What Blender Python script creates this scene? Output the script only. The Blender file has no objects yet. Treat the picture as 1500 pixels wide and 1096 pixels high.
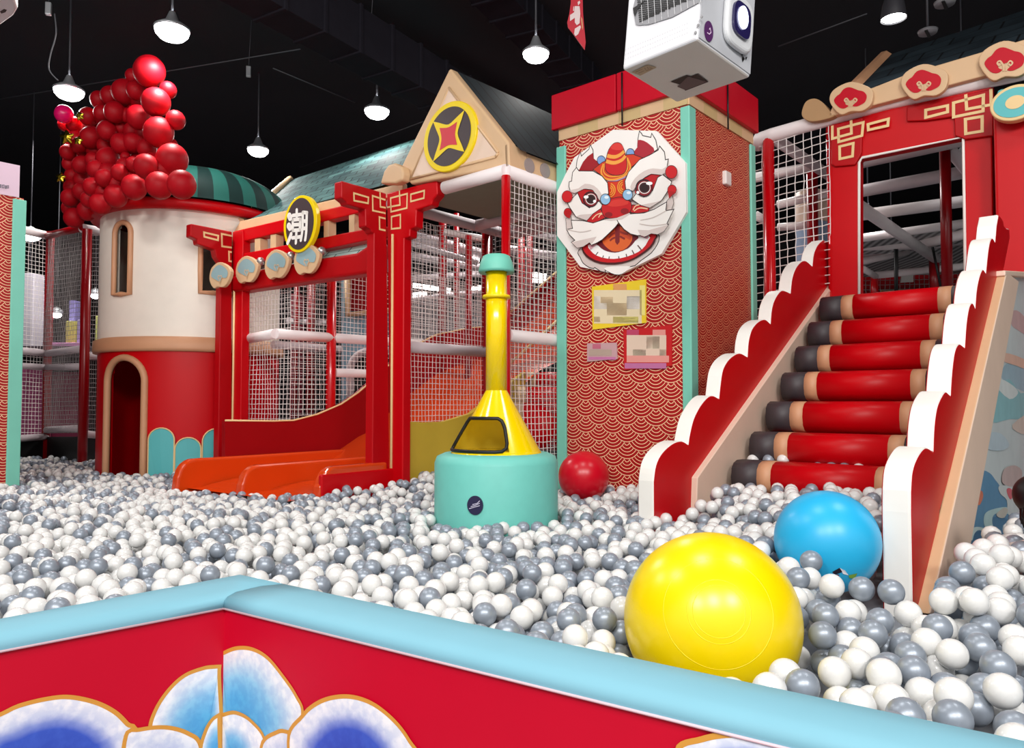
import bpy, math, random
import numpy as np
from mathutils import Vector as V, Matrix
random.seed(7)
sc = bpy.context.scene
COL = sc.collection
PI = math.pi
# ------------------------------------------------------------------ camera
F = 1100.0
CAM = V((0, 0, 1.35))
PITCH = math.atan(42 / F)
CP, SP = math.cos(PITCH), math.sin(PITCH)
cam = bpy.data.cameras.new('camera'); co = bpy.data.objects.new('camera', cam); COL.objects.link(co)
cam.sensor_width = 36; cam.lens = 36 * F / 1500; cam.clip_start = 0.05; cam.clip_end = 200
co.location = CAM; co.rotation_euler = (PI / 2 + PITCH, 0, 0)
sc.camera = co

def ray(px, py):
    x, z = (px - 750) / F, (548 - py) / F
    return V((x, CP - SP * z, SP + CP * z))
def at(px, py, Y):
    d = ray(px, py); return CAM + d * (Y / d.y)
def hit(px, py, p, n):
    d = ray(px, py); return CAM + d * ((p - CAM).dot(n) / d.dot(n))
def onz(px, py, z):
    d = ray(px, py); return CAM + d * ((z - CAM.z) / d.z)
def proj(p):
    q = p - CAM
    yc = q.y * CP + q.z * SP; zc = -q.y * SP + q.z * CP
    return (750 + F * q.x / yc, 548 - F * zc / yc, yc)
Z = V((0, 0, 1))

# ------------------------------------------------------------------ materials
def lin(h):
    h = h.lstrip('#'); c = [int(h[i:i + 2], 16) / 255 for i in (0, 2, 4)]
    return tuple(x / 12.92 if x <= .04045 else ((x + .055) / 1.055) ** 2.4 for x in c) + (1,)
MATS = {}
def mat(name, col, rough=.5, metal=0., vary=.06, scale=6., bump=0., emit=0., coat=0., spec=.5):
    if name in MATS: return MATS[name]
    m = bpy.data.materials.new(name); m.use_nodes = True; MATS[name] = m
    nt = m.node_tree; b = nt.nodes['Principled BSDF']
    c = lin(col) if isinstance(col, str) else col
    b.inputs['Roughness'].default_value = rough; b.inputs['Metallic'].default_value = metal
    b.inputs['Coat Weight'].default_value = coat; b.inputs['Coat Roughness'].default_value = .08
    b.inputs['Specular IOR Level'].default_value = spec
    tc = nt.nodes.new('ShaderNodeTexCoord'); no = nt.nodes.new('ShaderNodeTexNoise')
    no.inputs['Scale'].default_value = scale; no.inputs['Detail'].default_value = 3
    nt.links.new(tc.outputs['Object'], no.inputs['Vector'])
    mx = nt.nodes.new('ShaderNodeMix'); mx.data_type = 'RGBA'
    mx.inputs['A'].default_value = tuple(x * (1 - vary) for x in c[:3]) + (1,)
    mx.inputs['B'].default_value = tuple(min(1, x * (1 + vary)) for x in c[:3]) + (1,)
    nt.links.new(no.outputs['Fac'], mx.inputs['Factor'])
    nt.links.new(mx.outputs['Result'], b.inputs['Base Color'])
    if bump:
        bp = nt.nodes.new('ShaderNodeBump'); bp.inputs['Strength'].default_value = bump; bp.inputs['Distance'].default_value = .01
        nt.links.new(no.outputs['Fac'], bp.inputs['Height']); nt.links.new(bp.outputs['Normal'], b.inputs['Normal'])
    if emit:
        b.inputs['Emission Color'].default_value = c; b.inputs['Emission Strength'].default_value = emit
    return m
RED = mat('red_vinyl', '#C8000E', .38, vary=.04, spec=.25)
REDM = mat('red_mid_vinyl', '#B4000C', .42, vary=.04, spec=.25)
DRED = mat('deep_red_vinyl', '#96000A', .45, spec=.25)
CRIM = mat('crimson_board', '#C00020', .42, spec=.25)
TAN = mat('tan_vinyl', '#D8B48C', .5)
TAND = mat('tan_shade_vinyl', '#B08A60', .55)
PEACH = mat('peach_vinyl', '#E8CDB8', .5)
ROSE = mat('rose_tan_vinyl', '#D09A74', .5)
CREAM = mat('cream_vinyl', '#F2EADD', .5)
GOLD = mat('gold_line', '#EBCB92', .5)
WHITE = mat('white_vinyl', '#F4F0EA', .45)
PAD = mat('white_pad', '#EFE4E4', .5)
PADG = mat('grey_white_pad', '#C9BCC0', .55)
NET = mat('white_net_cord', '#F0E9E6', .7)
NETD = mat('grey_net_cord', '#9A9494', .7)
POLE = mat('red_pole', '#C4000C', .25, coat=.3)
POLED = mat('dark_red_pole', '#8E000A', .3)
TEAL = mat('mint_vinyl', '#7CCDB8', .45)
TEALB = mat('teal_stove_vinyl', '#72CBBF', .5, bump=.05, scale=14)
BLUEPAD = mat('sky_blue_vinyl', '#80B8CA', .6, vary=.03, bump=.04, scale=8, spec=.25)
REDPAN = mat('red_barrier_vinyl', '#C8062A', .42, vary=.05, scale=3, spec=.25)
SCAL = mat('turquoise_vinyl', '#58B9BC', .5)
YEL = mat('yellow_gloss', '#FFD800', .18, coat=.5, vary=.02)
YELD = mat('yellow_ring', '#F2D400', .35)
OLIVE = mat('mustard_vinyl', '#D8B93C', .55)
ORANGE = mat('orange_plastic', '#D6420E', .22, coat=.4, vary=.04)
ORAD = mat('orange_dark_plastic', '#C83C0C', .25, coat=.3)
BLACK = mat('black_rubber', '#0C0B0C', .5)
CHAR = mat('charcoal_vinyl', '#3C3438', .5)
BROWN = mat('dark_brown_panel', '#3E3236', .5)
CEIL = mat('black_ceiling_paint', '#15161D', .85, vary=.4, scale=.6)
DUCT = mat('dark_duct_paint', '#232128', .9, vary=.2, spec=.1)
WIRE = mat('grey_wire', '#4A4A50', .5)
FLOORM = mat('grey_floor', '#77747A', .7)
METAL = mat('lamp_metal', '#C9CCD0', .35, metal=.6)
PROJW = mat('projector_white', '#DCDCE0', .4, vary=.02)
PROJU = mat('projector_grey', '#D6D0C8', .45, vary=.05)
LAMPM = mat('lamp_glow', '#FFFFFF', emit=14.)
STRIP = mat('tube_glow', '#FFFDF8', emit=5.)
DGREEN = mat('dark_green_canvas', '#04211F', .7, spec=.2)
LGREEN = mat('green_canvas', '#175048', .7, spec=.2)
SOFF = mat('grey_green_board', '#7C8A78', .7)
PINK = mat('magenta_balloon', '#E8106A', .25)
BALLOON = mat('red_balloon', '#A80616', .5, vary=.05, spec=.2)
GOLDF = mat('gold_foil', '#E2BE3A', .18, metal=1.)
SKYB = mat('pale_blue_board', '#8FB9CF', .55)
GREYB = mat('grey_blue_vinyl', '#8FAEB4', .6)
BALLW = mat('pearl_ball', '#E4E4E2', .22, vary=.03, scale=3, coat=.2)
BALLS = mat('silver_ball', '#97A0AC', .36, metal=.3, vary=.08, scale=3)
BIGY = mat('yellow_ball', '#FADA00', .28, vary=.02)
BIGB = mat('blue_ball', '#28B4E8', .35, vary=.02)
BIGR = mat('red_ball', '#D00A24', .3, vary=.02)

class NT:
    """tiny helper that writes maths into a node tree"""
    def __init__(s, m): s.nt = m.node_tree
    def op(s, o, a, b=None, c=None):
        n = s.nt.nodes.new('ShaderNodeMath'); n.operation = o
        for i, x in enumerate((a, b, c)):
            if x is None: continue
            if isinstance(x, (int, float)): n.inputs[i].default_value = x
            else: s.nt.links.new(x, n.inputs[i])
        return n.outputs[0]
def base_nodes(name, rough=.5):
    m = bpy.data.materials.new(name); m.use_nodes = True
    return m, m.node_tree, m.node_tree.nodes['Principled BSDF']
def wave_mat(name, red, gold, R, h=.56, rings=5, width=.34, off=(0, 0)):
    m, nt, b = base_nodes(name); N = NT(m)
    tc = nt.nodes.new('ShaderNodeTexCoord'); sp = nt.nodes.new('ShaderNodeSeparateXYZ')
    nt.links.new(tc.outputs['Object'], sp.inputs[0])
    x = N.op('MULTIPLY_ADD', sp.outputs['X'], 1 / R, off[0]); y = N.op('MULTIPLY_ADD', sp.outputs['Z'], 1 / R, off[1])
    k0 = N.op('CEIL', N.op('DIVIDE', y, h))
    def dist(j):
        k = N.op('ADD', k0, j)
        par = N.op('FLOORED_MODULO', k, 2)
        fx = N.op('FLOORED_MODULO', N.op('ADD', x, par), 2)
        dx = N.op('SUBTRACT', fx, 1)
        dy = N.op('SUBTRACT', N.op('MULTIPLY', k, h), y)
        return N.op('SQRT', N.op('ADD', N.op('MULTIPLY', dx, dx), N.op('MULTIPLY', dy, dy)))
    d1, d0, dm = dist(1), dist(0), dist(-1)
    def pick(a, bb):  # a if a<1 else bb
        t = N.op('LESS_THAN', a, 1)
        return N.op('ADD', N.op('MULTIPLY', a, t), N.op('MULTIPLY', bb, N.op('SUBTRACT', 1, t)))
    d = pick(d1, pick(d0, dm))
    fr = N.op('FRACT', N.op('MULTIPLY', d, rings))
    t = N.op('MULTIPLY', N.op('GREATER_THAN', fr, 1 - width - .1), N.op('LESS_THAN', fr, .9))
    mx = nt.nodes.new('ShaderNodeMix'); mx.data_type = 'RGBA'
    mx.inputs['A'].default_value = lin(red); mx.inputs['B'].default_value = lin(gold)
    nt.links.new(t, mx.inputs['Factor']); nt.links.new(mx.outputs['Result'], b.inputs['Base Color'])
    b.inputs['Roughness'].default_value = .45
    return m
def tile_mat(name, ca, cb, line, sx=.25, sy=.16):
    """overlapping roof tiles painted on canvas: brick pattern with soft shading, local x/y of the object"""
    m, nt, b = base_nodes(name)
    tc = nt.nodes.new('ShaderNodeTexCoord'); no = nt.nodes.new('ShaderNodeTexNoise'); no.inputs['Scale'].default_value = 2.2
    wv = nt.nodes.new('ShaderNodeTexBrick'); wv.inputs['Scale'].default_value = 1
    wv.inputs['Brick Width'].default_value = sx; wv.inputs['Row Height'].default_value = sy
    wv.inputs['Mortar Size'].default_value = .012; wv.inputs['Mortar Smooth'].default_value = .4
    wv.inputs['Color1'].default_value = lin(ca); wv.inputs['Color2'].default_value = lin(cb); wv.inputs['Mortar'].default_value = lin(line)
    nt.links.new(tc.outputs['UV'], wv.inputs['Vector']); nt.links.new(tc.outputs['Object'], no.inputs['Vector'])
    mx = nt.nodes.new('ShaderNodeMix'); mx.data_type = 'RGBA'; mx.blend_type = 'MULTIPLY'; mx.inputs['Factor'].default_value = .8
    rp = nt.nodes.new('ShaderNodeValToRGB'); rp.color_ramp.elements[0].color = (.35, .38, .4, 1); rp.color_ramp.elements[0].position = .3
    rp.color_ramp.elements[1].color = (1.15, 1.15, 1.12, 1); rp.color_ramp.elements[1].position = .65
    nt.links.new(no.outputs['Fac'], rp.inputs[0]); nt.links.new(wv.outputs['Color'], mx.inputs['A']); nt.links.new(rp.outputs[0], mx.inputs['B'])
    nt.links.new(mx.outputs['Result'], b.inputs['Base Color']); b.inputs['Roughness'].default_value = .75; b.inputs['Specular IOR Level'].default_value = .2
    return m
def vcol_mat(name, rough=.45, mott=.2, scale=40):
    m, nt, b = base_nodes(name)
    at_ = nt.nodes.new('ShaderNodeAttribute'); at_.attribute_name = 'paint'
    tc = nt.nodes.new('ShaderNodeTexCoord'); no = nt.nodes.new('ShaderNodeTexNoise'); no.inputs['Scale'].default_value = scale; no.inputs['Detail'].default_value = 4
    nt.links.new(tc.outputs['Object'], no.inputs['Vector'])
    rp = nt.nodes.new('ShaderNodeValToRGB'); rp.color_ramp.elements[0].position = .42; rp.color_ramp.elements[1].position = .62
    rp.color_ramp.elements[0].color = (1 - mott, 1 - mott * .8, 1 - mott * .35, 1); rp.color_ramp.elements[1].color = (1, 1, 1, 1)
    mx = nt.nodes.new('ShaderNodeMix'); mx.data_type = 'RGBA'; mx.blend_type = 'MULTIPLY'; mx.inputs['Factor'].default_value = 1
    nt.links.new(no.outputs['Fac'], rp.inputs[0]); nt.links.new(at_.outputs['Color'], mx.inputs['A']); nt.links.new(rp.outputs[0], mx.inputs['B'])
    nt.links.new(mx.outputs['Result'], b.inputs['Base Color']); b.inputs['Roughness'].default_value = rough
    return m
PAINTM = vcol_mat('painted_cloud', .45)

# ------------------------------------------------------------------ mesh builder
def tag(o, label=None, cat=None, group=None, kind=None):
    if label: o['label'] = label
    if cat: o['category'] = cat
    if group: o['group'] = group
    if kind: o['kind'] = kind
    return o
WLOC = {}
def empty(name, loc, label, cat, group=None):
    o = bpy.data.objects.new(name, None); COL.objects.link(o); o.location = loc; o.empty_display_size = .1
    WLOC[o.name] = V(loc); return tag(o, label, cat, group)
class MB:
    def __init__(s): s.v = []; s.f = []; s.m = []; s.s = []
    def add(s, vs, fs, mi=0, smooth=False):
        k = len(s.v); s.v += [V(p) for p in vs]
        for f in fs: s.f.append([i + k for i in f]); s.m.append(mi); s.s.append(smooth)
        return s
    def prism(s, pts, d, mf=0, ms=None, mb=None, smooth=False):
        n = len(pts); ms = mf if ms is None else ms; mb = mf if mb is None else mb
        k = len(s.v); d = V(d); s.v += [V(p) for p in pts] + [V(p) + d for p in pts]
        s.f.append([k + i for i in range(n)]); s.m.append(mf); s.s.append(False)
        s.f.append([k + n + i for i in reversed(range(n))]); s.m.append(mb); s.s.append(False)
        for i in range(n):
            j = (i + 1) % n; s.f.append([k + j, k + i, k + n + i, k + n + j]); s.m.append(ms); s.s.append(smooth)
        return s
    def flat(s, pts, mi=0):
        return s.add(pts, [list(range(len(pts)))], mi)
    def box(s, o, ex, ey, ez, mi=0):
        o, ex, ey, ez = V(o), V(ex), V(ey), V(ez)
        return s.prism([o, o + ex, o + ex + ey, o + ey], ez, mi)
    def cbox(s, c, size, rz=0, mi=0):
        a = V((math.cos(rz), math.sin(rz), 0)) * size[0]; b = V((-math.sin(rz), math.cos(rz), 0)) * size[1]; u = Z * size[2]
        return s.box(V(c) - a / 2 - b / 2 - u / 2, a, b, u, mi)
    def tube(s, pts, r, seg=10, closed=False, mi=0, caps=True, smooth=True):
        pts = [V(p) for p in pts]; n = len(pts); rs = r if isinstance(r, (list, tuple)) else [r] * n
        rings = []; prev = None
        for i, p in enumerate(pts):
            a = pts[i - 1] if (i > 0 or closed) else p; b = pts[(i + 1) % n] if (i < n - 1 or closed) else p
            t = (b - a).normalized()
            if prev is None: q = t.cross(Z); q = t.cross(V((1, 0, 0))) if q.length < .1 else q; q.normalize()
            else: q = (prev - t * prev.dot(t)); q = t.orthogonal() if q.length < 1e-5 else q; q.normalize()
            prev = q; w = t.cross(q)
            rings.append([p + (q * math.cos(2 * PI * k / seg) + w * math.sin(2 * PI * k / seg)) * rs[i] for k in range(seg)])
        k0 = len(s.v); s.v += [x for rg in rings for x in rg]
        for i in range(n if closed else n - 1):
            j = (i + 1) % n
            for k in range(seg):
                l = (k + 1) % seg
                s.f.append([k0 + i * seg + k, k0 + i * seg + l, k0 + j * seg + l, k0 + j * seg + k]); s.m.append(mi); s.s.append(smooth)
        if caps and not closed:
            s.f.append([k0 + k for k in reversed(range(seg))]); s.m.append(mi); s.s.append(False)
            s.f.append([k0 + (n - 1) * seg + k for k in range(seg)]); s.m.append(mi); s.s.append(False)
        return s
    def lathe(s, c, prof, seg=40, mi=0, a0=0, a1=2 * PI, smooth=True):
        c = V(c); full = abs(a1 - a0 - 2 * PI) < 1e-6; m = seg if full else seg + 1
        k0 = len(s.v)
        for r, z in prof:
            for k in range(m):
                a = a0 + (a1 - a0) * k / seg; s.v.append(c + V((r * math.cos(a), r * math.sin(a), z)))
        for i in range(len(prof) - 1):
            for k in range(seg):
                l = (k + 1) % m
                s.f.append([k0 + i * m + k, k0 + i * m + l, k0 + (i + 1) * m + l, k0 + (i + 1) * m + k]); s.m.append(mi); s.s.append(smooth)
        return s
    def ball(s, c, r, mi=0, seg=24, rings=14, stretch=(1, 1, 1), rot=None):
        c = V(c); k0 = len(s.v); M = rot or Matrix.Identity(3)
        for i in range(rings + 1):
            t = PI * i / rings
            for k in range(seg):
                a = 2 * PI * k / seg
                s.v.append(c + M @ V((r * stretch[0] * math.sin(t) * math.cos(a), r * stretch[1] * math.sin(t) * math.sin(a), -r * stretch[2] * math.cos(t))))
        for i in range(rings):
            for k in range(seg):
                l = (k + 1) % seg
                s.f.append([k0 + i * seg + k, k0 + i * seg + l, k0 + (i + 1) * seg + l, k0 + (i + 1) * seg + k]); s.m.append(mi); s.s.append(True)
        return s
    def strip(s, pts, w, n, mi=0, closed=False):
        """flat ribbon of width w along pts in the plane with normal n"""
        pts = [V(p) for p in pts]; N_ = len(pts); L = []; R_ = []
        for i, p in enumerate(pts):
            a = pts[i - 1] if (i > 0 or closed) else p; b = pts[(i + 1) % N_] if (i < N_ - 1 or closed) else p
            d1 = (p - a); d2 = (b - p)
            t = (d1.normalized() if d1.length > 1e-9 else V()) + (d2.normalized() if d2.length > 1e-9 else V())
            t = t.normalized() if t.length > 1e-6 else (d2 if d2.length > 0 else d1).normalized()
            q = t.cross(n).normalized()
            c = 1
            if d1.length > 1e-9 and d2.length > 1e-9: c = 1 / max(.5, abs(t.dot(d2.normalized())))
            L.append(p + q * w / 2 * c); R_.append(p - q * w / 2 * c)
        k = len(s.v); s.v += L + R_
        for i in range(N_ if closed else N_ - 1):
            j = (i + 1) % N_; s.f.append([k + i, k + j, k + N_ + j, k + N_ + i]); s.m.append(mi); s.s.append(False)
        return s
    def build(s, name, mats, parent=None, bevel=0., seg=3, origin=None, rot=0., label=None, cat=None, group=None, kind=None, clean=False):
        if not isinstance(mats, (list, tuple)): mats = [mats]
        a = np.array([tuple(p) for p in s.v]); lo, hi = a.min(0), a.max(0)
        o0 = V(origin) if origin is not None else V(((lo[0] + hi[0]) / 2, (lo[1] + hi[1]) / 2, lo[2]))
        Ri = Matrix.Rotation(-rot, 3, 'Z')
        me = bpy.data.meshes.new(name)
        me.from_pydata([tuple(Ri @ (p - o0)) for p in s.v], [], s.f)
        for m in mats: me.materials.append(m)
        me.polygons.foreach_set('material_index', s.m); me.polygons.foreach_set('use_smooth', s.s)
        if clean:
            import bmesh
            bm = bmesh.new(); bm.from_mesh(me); bmesh.ops.remove_doubles(bm, verts=bm.verts, dist=1e-5); bmesh.ops.recalc_face_normals(bm, faces=bm.faces); bm.to_mesh(me); bm.free()
        me.update()
        o = bpy.data.objects.new(name, me); COL.objects.link(o)
        if parent is not None: o.parent = parent; o.location = o0 - WLOC[parent.name]
        else: o.location = o0
        o.rotation_euler.z = rot
        WLOC[o.name] = o0.copy()
        if bevel:
            b = o.modifiers.new('bevel', 'BEVEL'); b.width = bevel; b.segments = seg; b.limit_method = 'ANGLE'; b.angle_limit = math.radians(35)
        return tag(o, label, cat, group, kind)
def dup(root, loc=None, **kw):
    def cp(o, par):
        c = o.copy(); COL.objects.link(c); c.parent = par; WLOC[c.name] = WLOC[o.name].copy()
        for ch in list(o.children): cp(ch, c)
        return c
    r = cp(root, None)
    if loc is not None: r.location = loc; WLOC[r.name] = V(loc)
    return tag(r, **kw)
def smoothpoly(pts, n=4, closed=True):
    """Catmull-Rom through 2D/3D tuples"""
    P = [V(p) if len(p) == 3 else V((p[0], p[1], 0)) for p in pts]; N_ = len(P); out = []
    rng = range(N_) if closed else range(N_ - 1)
    for i in rng:
        p0 = P[(i - 1) % N_] if closed or i > 0 else P[i]; p1 = P[i]; p2 = P[(i + 1) % N_]; p3 = P[(i + 2) % N_] if closed or i + 2 < N_ else p2
        for k in range(n):
            t = k / n
            out.append(.5 * ((2 * p1) + (p2 - p0) * t + (2 * p0 - 5 * p1 + 4 * p2 - p3) * t * t + (3 * p1 - p0 - 3 * p2 + p3) * t ** 3))
    if not closed: out.append(P[-1].copy())
    return out
def net(name, p00, p10, p01, p11, cell, r, m, label, parent=None, group=None, sag=.012, cat='net', shape=None):
    """knotted square net: one cord per row and column, each slightly wavy; shape(u,v)->bool keeps a cord sample"""
    rnd = random.Random(hash(label) % 1000 if False else len(label) * 31 + int(cell * 1000))
    p00, p10, p01, p11 = V(p00), V(p10), V(p01), V(p11)
    W = ((p10 - p00).length + (p11 - p01).length) / 2; H = ((p01 - p00).length + (p11 - p10).length) / 2
    nu, nv = max(2, round(W / cell)), max(2, round(H / cell))
    nrm = (p10 - p00).cross(p01 - p00).normalized()
    def P(u, v):
        b = (p00 * (1 - u) + p10 * u) * (1 - v) + (p01 * (1 - u) + p11 * u) * v
        return b + nrm * sag * math.sin(u * 9 + v * 5) * math.sin(v * PI) + V((rnd.uniform(-1, 1), rnd.uniform(-1, 1), rnd.uniform(-1, 1))) * cell * .05
    mb = MB()
    def cord(uv):
        run = []
        for u, v in uv:
            if shape is None or shape(u, v): run.append(P(u, v))
            else:
                if len(run) > 1: mb.tube(run, r, 4, caps=False, smooth=False)
                run = []
        if len(run) > 1: mb.tube(run, r, 4, caps=False, smooth=False)
    sv = max(10, min(40, nv)) ; su = max(10, min(40, nu))
    for i in range(nu + 1): cord([(i / nu, j / sv) for j in range(sv + 1)])
    for j in range(nv + 1): cord([(i / su, j / nv) for i in range(su + 1)])
    return mb.build(name, m, parent, label=label, cat=cat if parent is None else None, group=group)
def bar(name, pts, r, m, label=None, cat='padded bar', parent=None, group=None, seg=12):
    return MB().tube(pts, r, seg).build(name, m, parent, label=label, cat=cat if parent is None else None, group=group)
# ================================================================== setting
CZ = 6.4
def plane(name, pts, m, kind='structure'):
    return MB().flat(pts).build(name, m, kind=kind)
plane('floor', [(-14, -3, 0), (14, -3, 0), (14, 22, 0), (-14, 22, 0)], FLOORM)
plane('ceiling', [(-14, -3, CZ), (-14, 22, CZ), (14, 22, CZ), (14, -3, CZ)], CEIL)
WALLM = mat('black_wall_paint', '#17151A', .8, vary=.3, scale=.8)
plane('wall_back', [(-14, 22, 0), (14, 22, 0), (14, 22, CZ), (-14, 22, CZ)], WALLM)
plane('wall_left', [(-14, -3, 0), (-14, 22, 0), (-14, 22, CZ), (-14, -3, CZ)], WALLM)
plane('wall_right', [(14, -3, 0), (14, -3, CZ), (14, 22, CZ), (14, 22, 0)], WALLM)

# ---- ducts and cable trays under the ceiling
def duct(name, a, b, w, h, m, label, group=None):
    a, b = V(a), V(b); d = (b - a); n = d.cross(Z).normalized()
    mb = MB(); mb.box(a - n * w / 2, d, n * w, Z * h)
    for i in range(1, 9):
        p = a + d * i / 9; e = d.normalized() * .05
        mb.box(p - n * (w / 2 + .02) - Z * .02, e, n * (w + .04), Z * (h + .04))
    return mb.build(name, m, label=label, cat='duct', group=group, bevel=.01)
zc = 5.75
duct('air_duct', at(250, -60, 6.2), onz(700, 190, at(250, -60, 6.2).z), .42, .5, DUCT, 'long dark square air duct crossing behind the gable peak')
duct('cable_tray', onz(330, -60, 6.0), onz(760, 185, 6.0), .22, .12, DUCT, 'dark cable tray running along the upper side of the air duct')
duct('air_duct', onz(660, -60, 6.1), onz(860, 140, 6.1), .5, .3, DUCT, 'dark flat duct above the round lamp left of the red flag')
def wire(name, pts, r, label, m=WIRE, group=None):
    return MB().tube(pts, r, 6).build(name, m, label=label, cat='wire', group=group)
wire('ceiling_wire', [onz(0, 145, 6.0), onz(440, 72, 6.0)], .008, 'thin wire across the ceiling past the balloon wall top')
wire('ceiling_wire', [onz(400, 100, 5.9), onz(520, 150, 5.9)], .008, 'thin wire running down to the round lamp left of the gable')
wire('ceiling_wire', [onz(440, 245, 5.9), onz(620, 178, 5.9)], .008, 'thin wire above the grey tiled roof')
wire('ceiling_wire', [onz(1140, 68, 5.9), onz(1270, 20, 5.9)], .008, 'thin wire slanting up between projector and cone lamp')

# ---- round pendant lamps (a disc lamp, its rod and a real light under it)
LAMPZ = 5.2
def pendant(px, py, label, wpx, power=60):
    p = onz(px, py, LAMPZ); r = wpx / 2 / F * p.y
    e = empty('pendant_lamp', p, label, 'lamp', 'round ceiling lamps')
    MB().lathe(p, [(0.001, -.62 * r), (r * .4, -.57 * r), (r * .7, -.44 * r), (r * .92, -.2 * r), (r * .97, 0), (r * .97, .1 * r)], 32).build('diffuser', LAMPM, e)
    MB().lathe(p + Z * .1 * r, [(r * .97, -.012), (r, -.012), (r * 1.02, .01), (r * .7, .05), (.07, .08), (.03, .18)], 32).build('lamp_housing', METAL, e)
    MB().tube([p + Z * .17, V((p.x, p.y, CZ - .01))], .012, 8).build('rod', WIRE, e)
    l = bpy.data.lights.new('lamp_light', 'AREA'); l.shape = 'DISK'; l.size = 2 * r; l.energy = power; l.color = (1, .97, .93)
    lo = bpy.data.objects.new('lamp_light', l); COL.objects.link(lo); lo.location = p - Z * .2
    return e
pendant(252, 45, 'round glowing ceiling lamp above and right of the balloon wall', 50)
pendant(101, 134, 'round glowing ceiling lamp just above the magenta balloon', 42)
pendant(378, 220, 'round glowing ceiling lamp above the striped green tower roof', 31)
pendant(552, 163, 'round glowing ceiling lamp left of the gable peak', 37, 18)
pendant(785, 79, 'round glowing ceiling lamp between gable and red flag', 40)
# cone pendant at upper right
p = at(1309, 28, 6.2)
e = empty('cone_lamp', p, 'dark cone lamp with a bright mouth hanging at the upper right', 'lamp')
MB().lathe(p, [(.1, .0), (.1, .02), (.085, .13), (.06, .2), (.02, .24)], 28).build('lamp_shade', mat('dark_lamp_shade', '#2A292E', .5), e)
MB().lathe(p, [(.001, .012), (.095, .012)], 28).build('diffuser', LAMPM, e)
MB().tube([p + Z * .23, V((p.x, p.y, CZ - .01))], .01, 8).build('rod', WIRE, e)
# added fill lights without fittings, over the pit, hall and behind the visitor
def area(loc, size, power, rot=(0, 0, 0), col=(1, .97, .94)):
    l = bpy.data.lights.new('fill_light', 'AREA'); l.shape = 'SQUARE'; l.size = size; l.energy = power; l.color = col
    o = bpy.data.objects.new('fill_light', l); COL.objects.link(o); o.location = loc; o.rotation_euler = rot
for x, y, w in ((-3.2, 2.6, 120), (0, 2.9, 95), (3, 3.0, 90), (-5.5, 5, 140), (3.2, 11, 200), (-7, 12, 260), (0, 13, 260)):
    area((x, y, 5.6), .8, w * .5)
for x in (-3.0, -.4, 2.2): area((x, -2.9, 5.0), 1.0, 185, (math.radians(62), 0, 0))  # tilted frontal fill, added to brighten the faces turned to the camera

# ---- small ceiling sensors on wires, smoke detectors
def sensor(px, py, z, label):
    p = onz(px, py, z); e = empty('ceiling_sensor', p, label, 'sensor', 'small grey sensor boxes on the ceiling wires')
    MB().cbox(p, (.06, .05, .14), .3).build('box', METAL, e, bevel=.008)
    MB().tube([p + Z * .06, V((p.x + .03, p.y, CZ - .01))], .004, 6).build('cable', WIRE, e)
sensor(71, 13, 5.7, 'small grey sensor box at the upper left, near the device corner')
sensor(364, 105, 5.7, 'small grey sensor box above the striped roof lamp')
sensor(544, 35, 5.7, 'small grey sensor box beside the cable tray')
wire('hanging_cable', smoothpoly([at(80, 20, 7), at(82, 50, 7), at(74, 80, 7), at(72, 102, 7), at(85, 118, 7)], 5, False), .006, 'loose cable hanging beside the lamp above the balloons')
for px, py, lb in ((1359, 49, 'round smoke detector right of the cone lamp'), (1384, 7, 'round smoke detector at the top edge above the dark roof')):
    p = onz(px, py, 5.3); e = empty('smoke_detector', p, lb, 'detector')
    MB().lathe(p, [(.001, 0), (.09, .0), (.1, .03), (.06, .05), (.02, .06)], 24).build('dome', mat('detector_grey', '#8D8D92', .5), e)
    MB().cbox(p - Z * .004, (.19, .03, .01), .9).build('slot', BLACK, e)
    MB().tube([p + Z * .05, V((p.x, p.y, CZ - .01))], .012, 8).build('stem', WIRE, e)

# ================================================================== lion column
Cc = at(1010, 400, 5.5); Cc.z = 0
UC = V((-.753, .658, 0)); VC = V((.655, .755, 0))
WF, WR = 1.20, 1.15
zt = at(1003, 152, 5.5).z
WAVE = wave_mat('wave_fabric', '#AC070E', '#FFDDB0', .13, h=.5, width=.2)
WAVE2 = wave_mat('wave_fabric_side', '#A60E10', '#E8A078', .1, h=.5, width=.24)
colm = empty('decorated_column', Cc + (UC * WF + VC * WR) / 2, 'square red wave-patterned column with mint corners carrying a lion face plaque', 'column')
def facepanel(name, o, xd, w, z0, z1, m, parent, th=.02):
    """panel in a vertical plane; object axes follow the plane so its pattern does too"""
    o = V(o); xd = V(xd).normalized(); nrm = xd.cross(Z)
    mb = MB().prism([o + Z * z0, o + xd * w + Z * z0, o + xd * w + Z * z1, o + Z * z1], -nrm * th)
    return mb.build(name, m, parent, origin=o + Z * z0, rot=math.atan2(xd.y, xd.x))
L0 = Cc + UC * WF; R0 = Cc + VC * WR
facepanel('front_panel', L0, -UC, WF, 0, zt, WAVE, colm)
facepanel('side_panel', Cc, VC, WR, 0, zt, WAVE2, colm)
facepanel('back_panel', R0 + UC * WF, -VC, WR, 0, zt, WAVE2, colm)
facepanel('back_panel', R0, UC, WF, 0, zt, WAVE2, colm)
def corner(c, a, b, w=.09, z1=None, t=.025):
    mb = MB(); z1 = z1 or zt
    n1 = -VC; n2 = -UC
    return mb
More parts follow.
